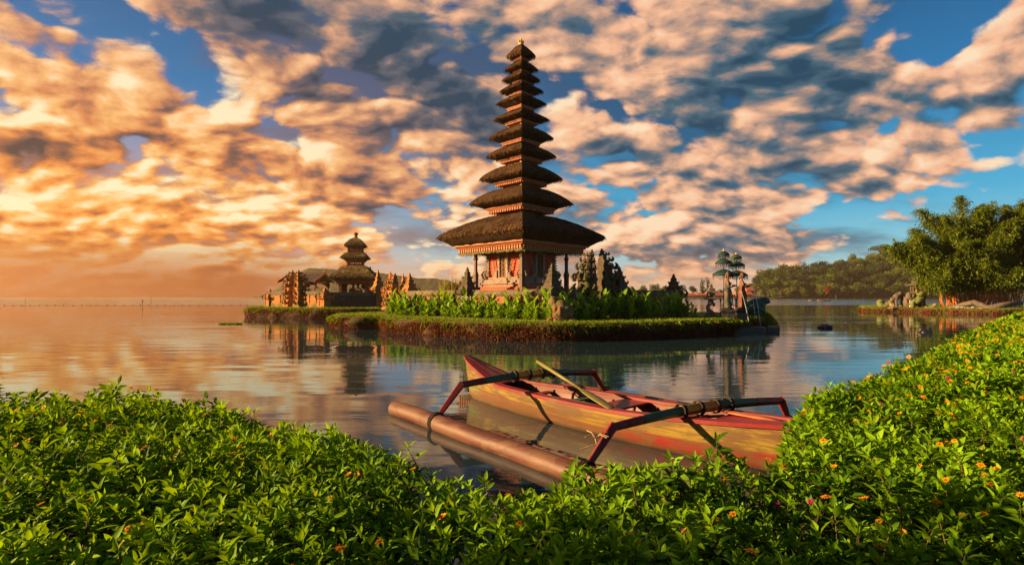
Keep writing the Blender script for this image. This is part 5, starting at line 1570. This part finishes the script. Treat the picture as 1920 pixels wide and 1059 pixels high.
# ---- line of floats, stakes, drifting things
M['float'] = surf('dark_float', (0.03, 0.025, 0.02), (0.07, 0.05, 0.04), 3.0, .6, .2)
f0 = None
YR = 112.0
for i in range(30):
    px = 8 + i * 15.2 + random.uniform(-2, 2)
    mb = MB()
    if f0 is None:
        mb.lathe([(.02, -.10), (.09, -.05), (.115, .02), (.09, .08), (.04, .11), (.04, .14), (.02, .15)], 10); f0 = mb.mesh('float', M['float'], True)
    o = put('float', f0); o.location = (xat(px, YR), YR + i * .12, 0); tag(o, 'small dark float on the rope line across the left water', 'float', 'floats of the rope line')
mb = MB(); mb.tube([(xat(8, YR) + i * .85, YR + i * .06, .015) for i in range(61)], .012, 5); tag(mb.build('float_rope', M['float']), 'thin rope carrying the line of dark floats across the left water', 'rope')


def stake(label, px, Y, top, bird=False):
    o = thing('stake', label, 'stake', (xat(px, Y), Y, 0), 0, 'stakes standing in the left water'); h = zat(top, Y)
    mb = MB(); mb.tube([(0, 0, -.6), (.02, 0, h * .5), (-.02, 0, h)], [.05, .045, .04], 7); mb.build('pole', M['post'], o, True)
    if bird:
        mb = MB(); mb.box(-.12, .12, -.02, .02, h * .62, h * .95); mb.build('marker_board', M['post'], o)


stake('thick dark stake with a marker board standing among the floats', 267, 110, 562, True)
stake('thin bare stake at the far left of the open water', 47, 150, 557)
stake('thin bare stake behind the marker-board stake', 283, 150, 554)
tag(rock('sunken_stump', 'dark flat stump breaking the water surface right of the fountain', (xat(1546, 32.5), 32.5, .0), (.42, .28, .16), M['wetstone'], 3, 'dark stumps in the right water'), cat='stump')
tag(rock('sunken_stump', 'dark blocky stump in the water near the flowering hedge', (xat(1735, 28.5), 28.5, .0), (.34, .26, .22), M['wetstone'], 5, 'dark stumps in the right water'), cat='stump')
n = 420; a = rng.random(n) * 6.28; r = np.sqrt(rng.random(n))
P = np.stack([xat(432, 37) + r * np.cos(a) * .85, 37 + r * np.sin(a) * .35, np.full(n, .0)], 1)
l = leaf_arrays(P, np.stack([rng.normal(0, .8, n), rng.normal(0, .8, n), np.ones(n) * .6], 1), rng.normal(0, 1, (n, 3)), rng.uniform(.06, .18, n), rng.uniform(.015, .03, n), .5, .1, rng.random(n), True)
tag(put('water_weed', np_mesh('water_weed', l[0], l[1], M['blade'], l[2])), 'small green raft of floating weed on the open water at left', 'water weed')
# ------------------------------------------------------------------ outrigger canoe
B0 = Vector((-.79, 10.17, 0)); BS = Vector((3.05, 5.80, 0))
t_ = (BS - B0).normalized(); BL = (BS - B0).length
BT = thing('outrigger_boat', 'red and yellow wooden outrigger canoe moored beside the flowering hedge', 'boat', B0, math.atan2(t_.y, t_.x))
Minv = Matrix.Translation(B0) @ Matrix.Rotation(math.atan2(t_.y, t_.x), 4, 'Z'); Minv = Minv.inverted()
def bl(v): return Minv @ Vector(v)


def paintmat(name, base, worn, streak=0.5, wear=(.56, .68), rough=.55, bands=None):
    """old boat paint: sun-bleached, streaked along the planks, rubbed through to the under-coat"""
    m, nt, p = new_mat(name)
    v = coords(nt)
    s1 = n_noise(nt, n_map(nt, v, scale=(1.2, 6, 9)), 1.0, 6.0, .65)
    s2 = n_noise(nt, n_map(nt, v, scale=(.7, 22, 30)), 1.0, 4.0, .6)
    k = n_noise(nt, n_map(nt, v, scale=(1.6, 3, 5)), 1.0, 7.0, .7, .6)
    c = base
    if bands:
        x, y, z = n_xyz(nt, v)
        c = bands(nt, x, y, z, v)
    c = n_mix(nt, s1.ramp(.40, .62) * streak, c, tuple(q * .45 for q in (base if not bands else (.4, .3, .2))), 'MIX') if not bands else n_mix(nt, s2.ramp(.46, .62) * .55, n_mix(nt, s1.ramp(.42, .62) * streak, c, (0.10, 0.045, 0.018)), (0.09, 0.06, 0.025))
    c = n_mix(nt, k.ramp(*wear) * .8, c, worn)
    nt.links.new(c, p.inputs['Base Color'])
    setin(nt, p.inputs['Roughness'], s1 * .3 + (rough - .15)); p.inputs['Specular IOR Level'].default_value = .4
    bump(nt, p, s2 * .5 + k * .5, .5, .008)
    return m


YEL, RED, GRN, ORA = (0.22, 0.158, 0.020), (0.19, 0.012, 0.014), (0.03, 0.10, 0.055), (0.48, 0.13, 0.05)


def hull_bands(nt, x, y, z, v):
    """yellow topsides; a red-brown lower strake rising to the bow, red anti-fouling at the stern"""
    w = n_noise(nt, n_map(nt, v, scale=(2, 4, 4)), 1.0, 4.0) * .05
    e = z + w - .025
    low = (e - (x * -.035 + .27)).ramp(.02, -.02)          # painted strake, higher toward the bow
    mid = (e - (x * -.010 + .13)).ramp(.02, -.02)
    c = n_mix(nt, low, YEL, (0.16, 0.065, 0.028))
    c = n_mix(nt, mid * x.ramp(1.2, 2.8), c, (0.20, 0.10, 0.05))
    stern = x.ramp(3.3, 4.2) * (e - .20).ramp(.02, -.02)
    c = n_mix(nt, stern, c, (0.22, 0.012, 0.012))
    bowp = x.ramp(.75, .35) * (e - .36).ramp(.03, -.03) * (e - .10).ramp(-.03, .03)
    c = n_mix(nt, bowp, c, (0.15, 0.16, 0.045))
    seam = ((z * 8.5 + x * 0.10 + w * 1.5)._m('FRACT') - 0.5).abs().ramp(.40, .49)
    c = n_mix(nt, seam * .55, c, (0.05, 0.028, 0.012))
    return n_mix(nt, (e - .035).ramp(.03, -.02) * .85, c, (0.045, 0.028, 0.014))


M['hull'] = paintmat('boat_topside_paint', YEL, (0.11, 0.065, 0.028), .9, (.49, .60), .55, hull_bands)
M['bred'] = paintmat('boat_red_paint', RED, (0.15, 0.06, 0.045), .6, (.50, .62), .5)
M['bin'] = paintmat('boat_inside_paint', (0.13, 0.032, 0.022), (0.08, 0.065, 0.03), .6)
M['bgreen'] = paintmat('boat_green_paint', GRN, (0.10, 0.10, 0.05), .4)
M['byel'] = paintmat('boat_yellow_paint', (0.55, 0.27, 0.02), (0.30, 0.17, 0.06), .4)
M['floatpipe'] = paintmat('terracotta_float_paint', (0.105, 0.036, 0.022), (0.12, 0.065, 0.036), .85, (.46, .58), .55)
M['oar'] = paintmat('oar_paint', (0.16, 0.15, 0.035), (0.14, 0.07, 0.03), .4)
M['rope'] = surf('dark_rope', (0.02, 0.017, 0.014), (0.06, 0.05, 0.04), 20, .9, .5, .01)
M['twine'] = surf('pale_twine', (0.30, 0.22, 0.12), (0.45, 0.35, 0.2), 20, .9, .3, .01)

# hull sections: x along the keel from the bow; half beam at the gunwale, sheer height, keel depth
NS = 44
def hx(i): return BL * (i / NS)
def half(x):
    t = x / BL
    return max(.035, .50 * (math.sin(math.pi * min(1, (.02 + t * .86))) ** .72) * (1 if t < .9 else 1 - (t - .9) * 1.0)) if t > .0 else .035
def sheer(x):
    t = x / BL
    return .40 + .36 * max(0, (1 - t / .24)) ** 1.7 + .13 * max(0, (t - .62) / .38) ** 1.4
def keel(x):
    t = x / BL
    return -.20 + .24 * max(0, 1 - t / .06) ** 1.2 + .10 * max(0, (t - .8) / .2) ** 2


def rake(x, z):                                           # the stem leans forward as it rises
    return x - max(0, 1 - x / .6) * max(0, z) * .16


NV = 12
out_r, in_r = [], []
for i in range(NS + 1):
    x = hx(i); b, s, k = half(x), sheer(x), keel(x); r = []
    for j in range(2 * NV + 1):
        u = (j - NV) / NV; a = abs(u)
        z = k + (s - k) * a ** 1.55; y = math.copysign(b * (1 - (1 - a) ** 1.9) ** .80, u) if u else 0
        r.append((rake(x, z), y, z))
    out_r.append(r)
mb = MB()
mb.loft(out_r, 0, False, False, closed=False)
n = 2 * NV + 1
mb.add(out_r[-1], [tuple(range(n))]); mb.add(out_r[0], [tuple(range(n - 1, -1, -1))])
hull = mb.build('hull', M['hull'], BT, True)
for p_ in list(hull.data.polygons)[-2:]: p_.use_smooth = False
mb = MB()                                                 # inner planking and floor
inn = []
for i in range(6, NS - 3):
    x = hx(i); b, s, k = half(x) - .045, sheer(x) - .02, keel(x) + .10; r = []
    for j in range(2 * NV + 1):
        u = (j - NV) / NV; a = abs(u); z = k + (s - k) * a ** 1.5
        r.append((rake(x, z), math.copysign(max(b, .02) * (1 - (1 - a) ** 1.9) ** .8, u) if u else 0, z))
    inn.append(r)
mb.loft(inn, 0, False, False, closed=False)
mb.build('inner_planking', M['bin'], BT, True)
for sd in (-1, 1):                                        # gunwales
    mb = MB(); rings = []
    for i in range(0, NS + 1):
        x = hx(i); b, s = half(x), sheer(x); xx = rake(x, s)
        rings.append([(xx, sd * (b + .035), s - .035), (xx, sd * (b + .035), s + .012), (xx, sd * max(b - .085, .0), s + .018), (xx, sd * max(b - .085, .0), s - .02)])
    mb.loft(rings); mb.build('gunwale', M['bred'], BT)


def deck(i0, i1, z_off, name, mat, crown=.03):
    mb = MB(); rings = []
    for i in range(i0, i1 + 1):
        x = hx(i); b, s = half(x) - .05, sheer(x) + z_off
        rings.append([(rake(x, s), b * u, s + crown * (1 - u * u)) for u in (-1, -.6, -.2, .2, .6, 1)])
    mb.loft(rings, 0, False, False, closed=False)
    low = [[(p[0], p[1], p[2] - .03) for p in r[::-1]] for r in rings]; mb.loft(low, 0, False, False, closed=False)
    for r in (rings[0], rings[-1]): mb.add(r + [(p[0], p[1], p[2] - .03) for p in r[::-1]], [tuple(range(12))])
    return mb.build(name, mat, BT)


deck(0, 9, .005, 'bow_deck', M['bred'], .02)
deck(NS - 6, NS, -.01, 'stern_deck', M['bred'], .01)
deck(25, 28, -.015, 'thwart', M['bred'], .0)
for i in (13, 19, 33): deck(i, i + 1, -.10, 'thwart', M['bred' if i != 19 else 'bgreen'], .0)
mb = MB()
for i in range(8, NS - 6, 3): 
    x = hx(i); b, s, k = half(x) - .05, sheer(x) - .05, keel(x) + .11
    mb.tube([(x, math.copysign(max(b, .02) * (1 - (1 - abs(u)) ** 1.9) ** .8, u) * .99 if u else 0, k + (s - k) * abs(u) ** 1.5 + .01) for u in (-.95, -.7, -.4, 0, .4, .7, .95)], .02, 5)
mb.build('ribs', M['bin'], BT)
mb = MB(); mb.box(.9, 4.4, -.20, .20, -.06, -.035); mb.build('floorboard', M['bgreen'], BT)

# cross-beams: green and yellow in the middle, red toward the knees, legs down to the floats
EL1, ER1, EL2, ER2 = Vector((-.76, 7.98, .58)), Vector((1.46, 9.55, .54)), Vector((1.11, 5.88, .46)), Vector((3.62, 7.18, .50))
FA, FB = Vector((-1.92, 8.72, .075)), Vector((1.15, 4.93, .075))          # near float axis
GA, GB = Vector((1.05, 10.75, .06)), Vector((4.35, 7.15, .06))           # far float axis


def crossbeam(L, Rr, fl, fr):
    L, Rr, fl, fr = (bl(v) for v in (L, Rr, fl, fr))
    segs = [(0, .15, 'bred'), (.15, .36, 'bgreen'), (.36, .58, 'byel'), (.58, .82, 'bgreen'), (.82, 1.0, 'bred')]
    arch = lambda t: L.lerp(Rr, t) + Vector((0, 0, .07 * math.sin(math.pi * t)))
    rad = lambda t: .072 - .018 * abs(2 * t - 1)
    def seg(name, pts, rs, mat, parent):
        mb = MB(); mb.tube(pts, rs, 4, 0, True); o = mb.build(name, mat, parent)
        bv = o.modifiers.new('edge', 'BEVEL'); bv.width = .012; bv.segments = 2; bv.limit_method = 'ANGLE'; bv.angle_limit = R(40)
        return o
    mid = seg('cross_beam', [arch(.36 + .22 * k / 4) for k in range(5)], [rad(.36 + .22 * k / 4) for k in range(5)], M['byel'], BT)
    for a, b, mt in segs:
        if mt == 'byel': continue
        seg('painted_section', [arch(a + (b - a) * k / 4) for k in range(5)], [rad(a + (b - a) * k / 4) for k in range(5)], M[mt], mid)
    for e, f in ((L, fl), (Rr, fr)):
        seg('beam_leg', [e + (e - f).normalized() * .03, e.lerp(f, .5), f], [.068, .056, .042], M['bred'], mid)
    for f in (fl, fr):
        mb = MB()
        for j in range(3):
            c = f + Vector((0.03 * (j - 1), 0, -.03)); mb.tube([c + Vector((0, .135 * math.cos(a), .135 * math.sin(a) - .02)) for a in (2 * math.pi * q_ / 14 for q_ in range(15))], .011, 5)
        mb.build('lashing', M['rope'], mid)
    for t in (.36, .46, .56, .64):
        c = arch(t); d = (Rr - L).normalized(); mb = MB(); s_ = Vector((-d.y, d.x, 0))
        for j in range(3):
            cc = c + d * .02 * (j - 1); mb.tube([cc + s_ * .088 * math.cos(a) + Vector((0, 0, .088 * math.sin(a))) for a in (2 * math.pi * q_ / 12 for q_ in range(13))], .009, 5)
        mb.build('lashing', M['rope'], mid)


def along(a, b, px_pt):
    d = b - a; t = (px_pt - a).dot(d) / d.length_squared
    return a.lerp(b, t) + Vector((0, 0, .07))


crossbeam(EL1, ER1, along(FA, FB, Vector((-1.05, 7.72, .1))), along(GA, GB, Vector((1.75, 10.0, .1))))
crossbeam(EL2, ER2, along(FA, FB, Vector((.78, 5.45, .1))), along(GA, GB, Vector((3.95, 7.6, .1))))
for a, b, r, mt in ((FA, FB, .125, 'floatpipe'), (GA, GB, .105, 'bin')):
    a, b = bl(a), bl(b); mb = MB(); d = (b - a).normalized()
    pts = [a, a + d * .015, a + d * .03] + [a.lerp(b, k / 14) + Vector((0, .012 * math.sin(k * .9), .01 * math.sin(k * .5))) for k in range(1, 15)]
    mb.tube(pts, [r * .86, r * .97, r] + [r] * 14, 20); fo = mb.build('outrigger_float', M[mt], BT, True)
    mb = MB(); mb.tube([a - d * .001, a - d * .004], [r * .86, r * .4], 20); mb.build('end_cap', M[mt], fo)
# loose lashing ends
mb = MB(); c = bl((.87, 5.57, .42))
for j in range(5):
    a = random.random() * 6.28; mb.tube([c, c + Vector((.06 * math.cos(a), .06 * math.sin(a), .05)), c + Vector((.14 * math.cos(a), .14 * math.sin(a), .02 + .05 * random.random()))], .005, 5)
mb.tube([c, c + Vector((.10, -.10, -.02)), c + Vector((.02, -.25, -.06))], .006, 5); mb.build('loose_twine', M['twine'], BT)
# the paddle rests across the beam into the boat: a thing of its own
pa, pb = Vector((.42, 8.88, .82)), Vector((1.36, 7.05, .40))
OA = thing('paddle', 'long yellow-green wooden paddle resting across the front beam inside the boat', 'paddle', pa)
mb = MB(); d = pb - pa; mb.tube([Vector((0, 0, 0)), d * .25, d * .62], [.028, .028, .026], 10); mb.build('shaft', M['oar'], OA, True)
mb = MB(); mb.tube([d * .60, d * .68, d * .80, d * .95, d], [.03, .07, .085, .075, .03], 12, 0, True, .22); mb.build('blade', M['oar'], OA, True)
pa, pb = Vector((2.58, 6.55, .50)), Vector((2.05, 6.95, .44))
OB = thing('paddle', 'short broad orange paddle lying on the stern deck', 'paddle', pa); d = pb - pa
mb = MB(); mb.tube([d * .4, d * .75, d], [.02, .02, .03], 8); mb.build('shaft', M['oar'], OB, True)
pa, pb = Vector((.62, 8.35, .33)), Vector((1.75, 6.85, .36))
OC = thing('pole', 'thin green pole lying along the floor inside the boat', 'pole', pa)
mb = MB(); d = pb - pa; mb.tube([d * k / 5 + Vector((0, 0, .01 * math.sin(k))) for k in range(6)], .022, 8); mb.build('shaft', M['bgreen'], OC, True)
mb = MB()
for k in (1, 2, 3, 4): mb.tube([d * (k / 5 - .004), d * (k / 5 + .004)], .027, 8)
mb.build('joints', M['oar'], OC)
M['orangepaint'] = paintmat('orange_paddle_paint', ORA, (.3, .16, .08))
mb = MB(); mb.tube([d * 0, d * .08, d * .25, d * .42], [.03, .075, .085, .03], 12, 0, True, .22); mb.build('blade', M['orangepaint'], OB, True)
# ------------------------------------------------------------------ foreground bank of flowering creeper
edge_px = [(-400, 745), (-150, 738), (0, 737), (120, 738), (250, 733), (350, 750), (450, 768), (530, 785), (600, 793), (660, 808), (720, 832), (780, 860), (830, 884), (930, 912), (1000, 894), (1080, 884), (1150, 874), (1250, 866), (1350, 852), (1425, 866), (1446, 846), (1458, 802), (1474, 756), (1508, 735), (1560, 718), (1620, 702), (1700, 680), (1730, 662), (1760, 645), (1800, 628), (1850, 608), (1880, 597), (1925, 584)]
CAN = .90
EDGE = np.array([((px - CX) / (py - HY) * (CAM_H - CAN), (CAM_H - CAN) * FPX / (py - HY)) for px, py in edge_px])
EX = np.concatenate([EDGE, [[60, 40], [60, 0.7], [1.5, .7], [-1.5, .7], [-9, .7]]])


def inside(P):
    """even-odd test, vectorised"""
    x, y = P[:, 0], P[:, 1]; r = np.zeros(len(P), bool); n = len(EX)
    for i in range(n):
        (x0, y0), (x1, y1) = EX[i], EX[(i + 1) % n]
        c = (y0 > y) != (y1 > y)
        if y0 != y1: r ^= c & (x < (x1 - x0) * (y - y0) / (y1 - y0) + x0)
    return r


def edge_dist(P):
    d = np.full(len(P), 1e9)
    for i in range(len(EDGE) - 1):
        a, b = EDGE[i], EDGE[i + 1]; ab = b - a
        t = np.clip(((P - a) @ ab) / (ab @ ab), 0, 1)[:, None]
        d = np.minimum(d, np.linalg.norm(P - (a + ab * t), axis=1))
    return d


def vnoise(P, s, o=0.0): return np.array([mnoise.noise(Vector((p[0] * s + o, p[1] * s - o, o))) for p in P])


def canopy(P, d):
    """height of the leafy surface: mounded, rounding down to the water at its edge"""
    m = vnoise(P, 1.1, 3.0) * .15 + vnoise(P, 2.9, 9.0) * .11
    return CAN + .02 + m - .34 * np.clip(1 - d / .22, 0, 1) ** 2


# soil under it
M['soil'] = surf('dark_bank_soil', (0.012, 0.010, 0.006), (0.035, 0.026, 0.014), 3.0, .95, .8, .05)
gx, gy = np.meshgrid(np.concatenate([np.arange(-9, 9, .22), np.arange(9, 60, 1.2)]), np.concatenate([np.arange(.7, 8, .2), np.arange(8, 40, .8)]))
G = np.stack([gx.ravel(), gy.ravel()], 1); ins = inside(G); dd = edge_dist(G); sd = np.where(ins, dd, -dd)
zz = np.where(sd > -.05, (canopy(G, np.maximum(sd, 0)) - .34) * np.clip((sd + .05) / .35, 0, 1) - .35 * np.clip(1 - sd / .3, 0, 1), -.4 + np.clip(sd, -1.2, 0) * .5)
ny, nx = gx.shape; idx = np.arange(nx * ny).reshape(ny, nx)
F = np.stack([idx[:-1, :-1].ravel(), idx[:-1, 1:].ravel(), idx[1:, 1:].ravel(), idx[1:, :-1].ravel()], 1)
keepf = (sd[F] > -1.4).any(1)
structure(put('bank', np_mesh('bank', np.concatenate([G, zz[:, None]], 1), [F[keepf]], M['soil'], None, None, True)))

M['creeper'] = leafmat('creeper_leaf', (0.016, 0.075, 0.005), (0.21, 0.42, 0.009), 0.36, 0.6, (0.24, 0.30, 0.03), spec=.10)
M['stemgreen'] = surf('creeper_stem', (0.05, 0.05, 0.02), (0.12, 0.07, 0.03), 10, .8, 0)


def sprigs(x0, x1, y0, y1, per_m2, scale):
    n = int((x1 - x0) * (y1 - y0) * per_m2); P = np.stack([rng.uniform(x0, x1, n), rng.uniform(y0, y1, n)], 1)
    # only what the camera side can see of the bank: a generous fan in front of it
    k = (np.abs(P[:, 0]) < P[:, 1] * 1.12 + .9); P = P[k]
    k = inside(P); P = P[k]; d = edge_dist(P)
    return P, d, np.full(len(P), scale)


Ps = [sprigs(-7.5, 6, .95, 2.6, 300, .74), sprigs(-7.5, 6, 2.6, 4.2, 260, .80), sprigs(-7.5, 7, 4.2, 6.6, 195, .93), sprigs(1, 14, 6.6, 12, 110, 1.2), sprigs(6, 24, 12, 20, 50, 1.7), sprigs(15, 45, 20, 37, 24, 2.4)]
P2 = np.concatenate([p[0] for p in Ps]); D2 = np.concatenate([p[1] for p in Ps]); S2 = np.concatenate([p[2] for p in Ps])
Z2 = canopy(P2, D2) + rng.normal(0, .03, len(P2)) - .02
tallk = rng.random(len(P2)) < .045; Z2 = Z2 + np.where(tallk, rng.uniform(.03, .10, len(P2)), 0)
lowk = rng.random(len(P2)) < .30; Z2 = np.where(lowk, Z2 - rng.uniform(.06, .2, len(P2)), Z2)
n = len(P2)
lean = rng.normal(0, .30, (n, 2)) + vnoise(P2, .8, 31.0)[:, None] * .3
axis = nrm(np.concatenate([lean, np.ones((n, 1))], 1)); side = nrm(np.cross(axis, np.tile([0.31, .95, .1], (n, 1)))); third = np.cross(axis, side)
tone = np.clip(.44 + .34 * vnoise(P2, .9, 55.0) + rng.normal(0, .12, n), 0, 1)
parts = []
base3 = np.concatenate([P2, Z2[:, None]], 1); phi0 = rng.random(n) * 6.283
for lv, (dz, el, ln, cnt) in enumerate(((0.0, 1.15, .060, 2), (-.018, .85, .090, 2), (-.055, .52, .106, 2), (-.105, .26, .100, 2), (-.165, .08, .092, 2))):
    for c in range(cnt):
        ph = phi0 + lv * 1.571 + c * 3.1416 + rng.normal(0, .25, n); e = el + rng.normal(0, .18, n)
        rad = side * np.cos(ph)[:, None] + third * np.sin(ph)[:, None]
        A = rad * np.cos(e)[:, None] + axis * np.sin(e)[:, None]; N = axis * np.cos(e)[:, None] - rad * np.sin(e)[:, None] + rng.normal(0, .22, (n, 3))
        L = ln * S2 * rng.uniform(.75, 1.2, n)
        P = base3 + axis * (dz * S2)[:, None] + rad * .006
        keep = np.ones(n, bool) if lv < 3 else (S2 < 1.3)
        t = np.clip(tone + rng.normal(0, .14, n) + (.10 if lv == 0 else 0) + np.where(rng.random(n) < .012, .6, 0), 0, 1)
        parts.append(leaf_arrays(P[keep], A[keep], N[keep], L[keep], (L * rng.uniform(.18, .26, n))[keep], .24, .45, t[keep]))
V, F, T = join_arrays(parts)
GC = put('ground_cover', np_mesh('ground_cover', V, F, M['creeper'], T, None, True)); GC['kind'] = 'stuff'
GC['label'] = 'dense bright green flowering creeper covering the near bank and right shore'
st = MB()
for i in rng.choice(np.where(P2[:, 1] < 4.5)[0], 2200, False):
    b = base3[i]; a = axis[i]; st.tube([tuple(b - a * .25 + np.array([0, 0, -.02])), tuple(b - a * .1), tuple(b)], [.004, .0032, .0022], 4, 0, False)
st.build('stems', M['stemgreen'], GC)['kind'] = 'stuff'


def flower_mesh(seed, mats, petals=10, r=.0195, ball=False):
    g = np.random.default_rng(seed); pp = []
    if ball:
        n = 60; d = nrm(g.normal(0, 1, (n, 3))); pp.append(leaf_arrays(d * .004, d, g.normal(0, 1, (n, 3)), np.full(n, .013), np.full(n, .003), .1, .2, g.random(n), True))
        V, F, T = join_arrays(pp); return np_mesh('flower', V, F, mats[0], T)
    a = np.arange(petals) * 6.283 / petals + g.normal(0, .06, petals); e = g.uniform(.15, .55)
    A = np.stack([np.cos(a), np.sin(a), np.full(petals, math.tan(e))], 1); P = A * np.array([.004, .004, .002])
    pp.append(leaf_arrays(P, A, np.tile([0, 0, 1.], (petals, 1)) - A * .3, np.full(petals, r) * g.uniform(.85, 1.1, petals), np.full(petals, r * .23), .25, .25, g.random(petals)))
    n = 40; d = nrm(np.abs(g.normal(0, 1, (n, 3)))* np.array([1,1,1])*np.where(g.random((n,3))<.5,-1,1)*np.array([1,1,0]) + np.array([0,0,.7])); pp.append(leaf_arrays(d * .004, d, g.normal(0, 1, (n, 3)), np.full(n, .007), np.full(n, .0018), 0, 0, np.zeros(n), True))
    V, F, T = join_arrays(pp); return np_mesh('flower', V, F, mats[0], T)


M['daisy'] = leafmat('orange_yellow_petal', (0.55, 0.22, 0.008), (0.78, 0.40, 0.012), .35, .55, spec=.2)
M['globe'] = leafmat('magenta_globe_flower', (0.36, 0.012, 0.16), (0.55, 0.04, 0.26), .3, .6, spec=.2)
fm = [flower_mesh(i, (M['daisy'],), 9 + i % 4) for i in range(4)]; gmesh = flower_mesh(9, (M['globe'],), ball=True)


def visible_rank(P, Z): return np.hypot(P[:, 0], P[:, 1])


cand = np.where(~lowk & (D2 > .03))[0]
far_share = (P2[cand, 1] > 6.6)
w = np.where(far_share, 1.5, 1.0) * (1 + 1.2 * (P2[cand, 0] > 1.2)); w = w / w.sum()
ch = rng.choice(cand, 1500, False, p=w)
ch = ch[np.argsort(P2[ch, 1])]
near = [i for i in ch if P2[i, 1] < 6.6][:516]; sel = near[::6][:86]
rest = [i for i in ch if i not in set(sel)]
rest = [i for i in rest if P2[i, 1] >= 4.2 or random.random() < .45]
for k, i in enumerate(sel):
    o = put('flower', fm[k % 4], GC); s = random.uniform(.95, 1.25)
    o.location = base3[i] + np.array([0, 0, .06]); o.rotation_euler = (random.gauss(.25, .3), random.gauss(-.25, .3), random.random() * 6.28); o.scale = (s, s, s)
pk = rng.choice(cand[(P2[cand, 0] > .3) & (P2[cand, 1] < 12)], 14, False)
for i in pk:
    o = put('magenta_flower', gmesh, GC); s = 1.15 * max(1, S2[i] * .9); o.location = base3[i] + np.array([0, 0, .035]); o.scale = (s, s, s); o.rotation_euler = (0, 0, random.random() * 6)
# the smaller, farther flowers together
tv = []
for k, i in enumerate(rest):
    me = fm[k % 4]; nv = len(me.vertices)
    if k < 4: me_co = {} if k == 0 else me_co; co = np.empty(nv * 3, np.float32); me.vertices.foreach_get('co', co); me_co[k] = co.reshape(-1, 3)
    a = random.random() * 6.28; ca, sa = math.cos(a), math.sin(a); s = random.uniform(.9, 1.2) * (S2[i] if S2[i] < 1.3 else S2[i] * .72)
    c = me_co[k % 4] @ np.array([[ca, sa, 0], [-sa, ca, 0], [0, 0, 1]]).T
    tl_ = Matrix.Rotation(random.gauss(.25, .3), 3, 'X') @ Matrix.Rotation(random.gauss(-.25, .3), 3, 'Y')
    c = c @ np.array(tl_).T * s + base3[i] + np.array([0, 0, .06 * S2[i]])
    fs = [[p.vertices[:] for p in me.polygons if len(p.vertices) == q_] for q_ in (3, 4)]
    at_ = np.empty(nv, np.float32); me.attributes['tint'].data.foreach_get('value', at_)
    tv.append((c, [np.array(f) for f in fs if f], at_))
V, F, T = join_arrays(tv)
o = put('small_flowers', np_mesh('small_flowers', V, F, M['daisy'], T), GC); o['kind'] = 'stuff'

# a leafy tree added out of view at the left to darken the nearest creeper
random.seed(3)
tree('added_shade_tree', 'leafy tree added out of view at the left to shade the nearest creeper', (-10.2, -.45, .3), 6.0, 5.2, tree_proto(31, 0, 1300), None, .7)
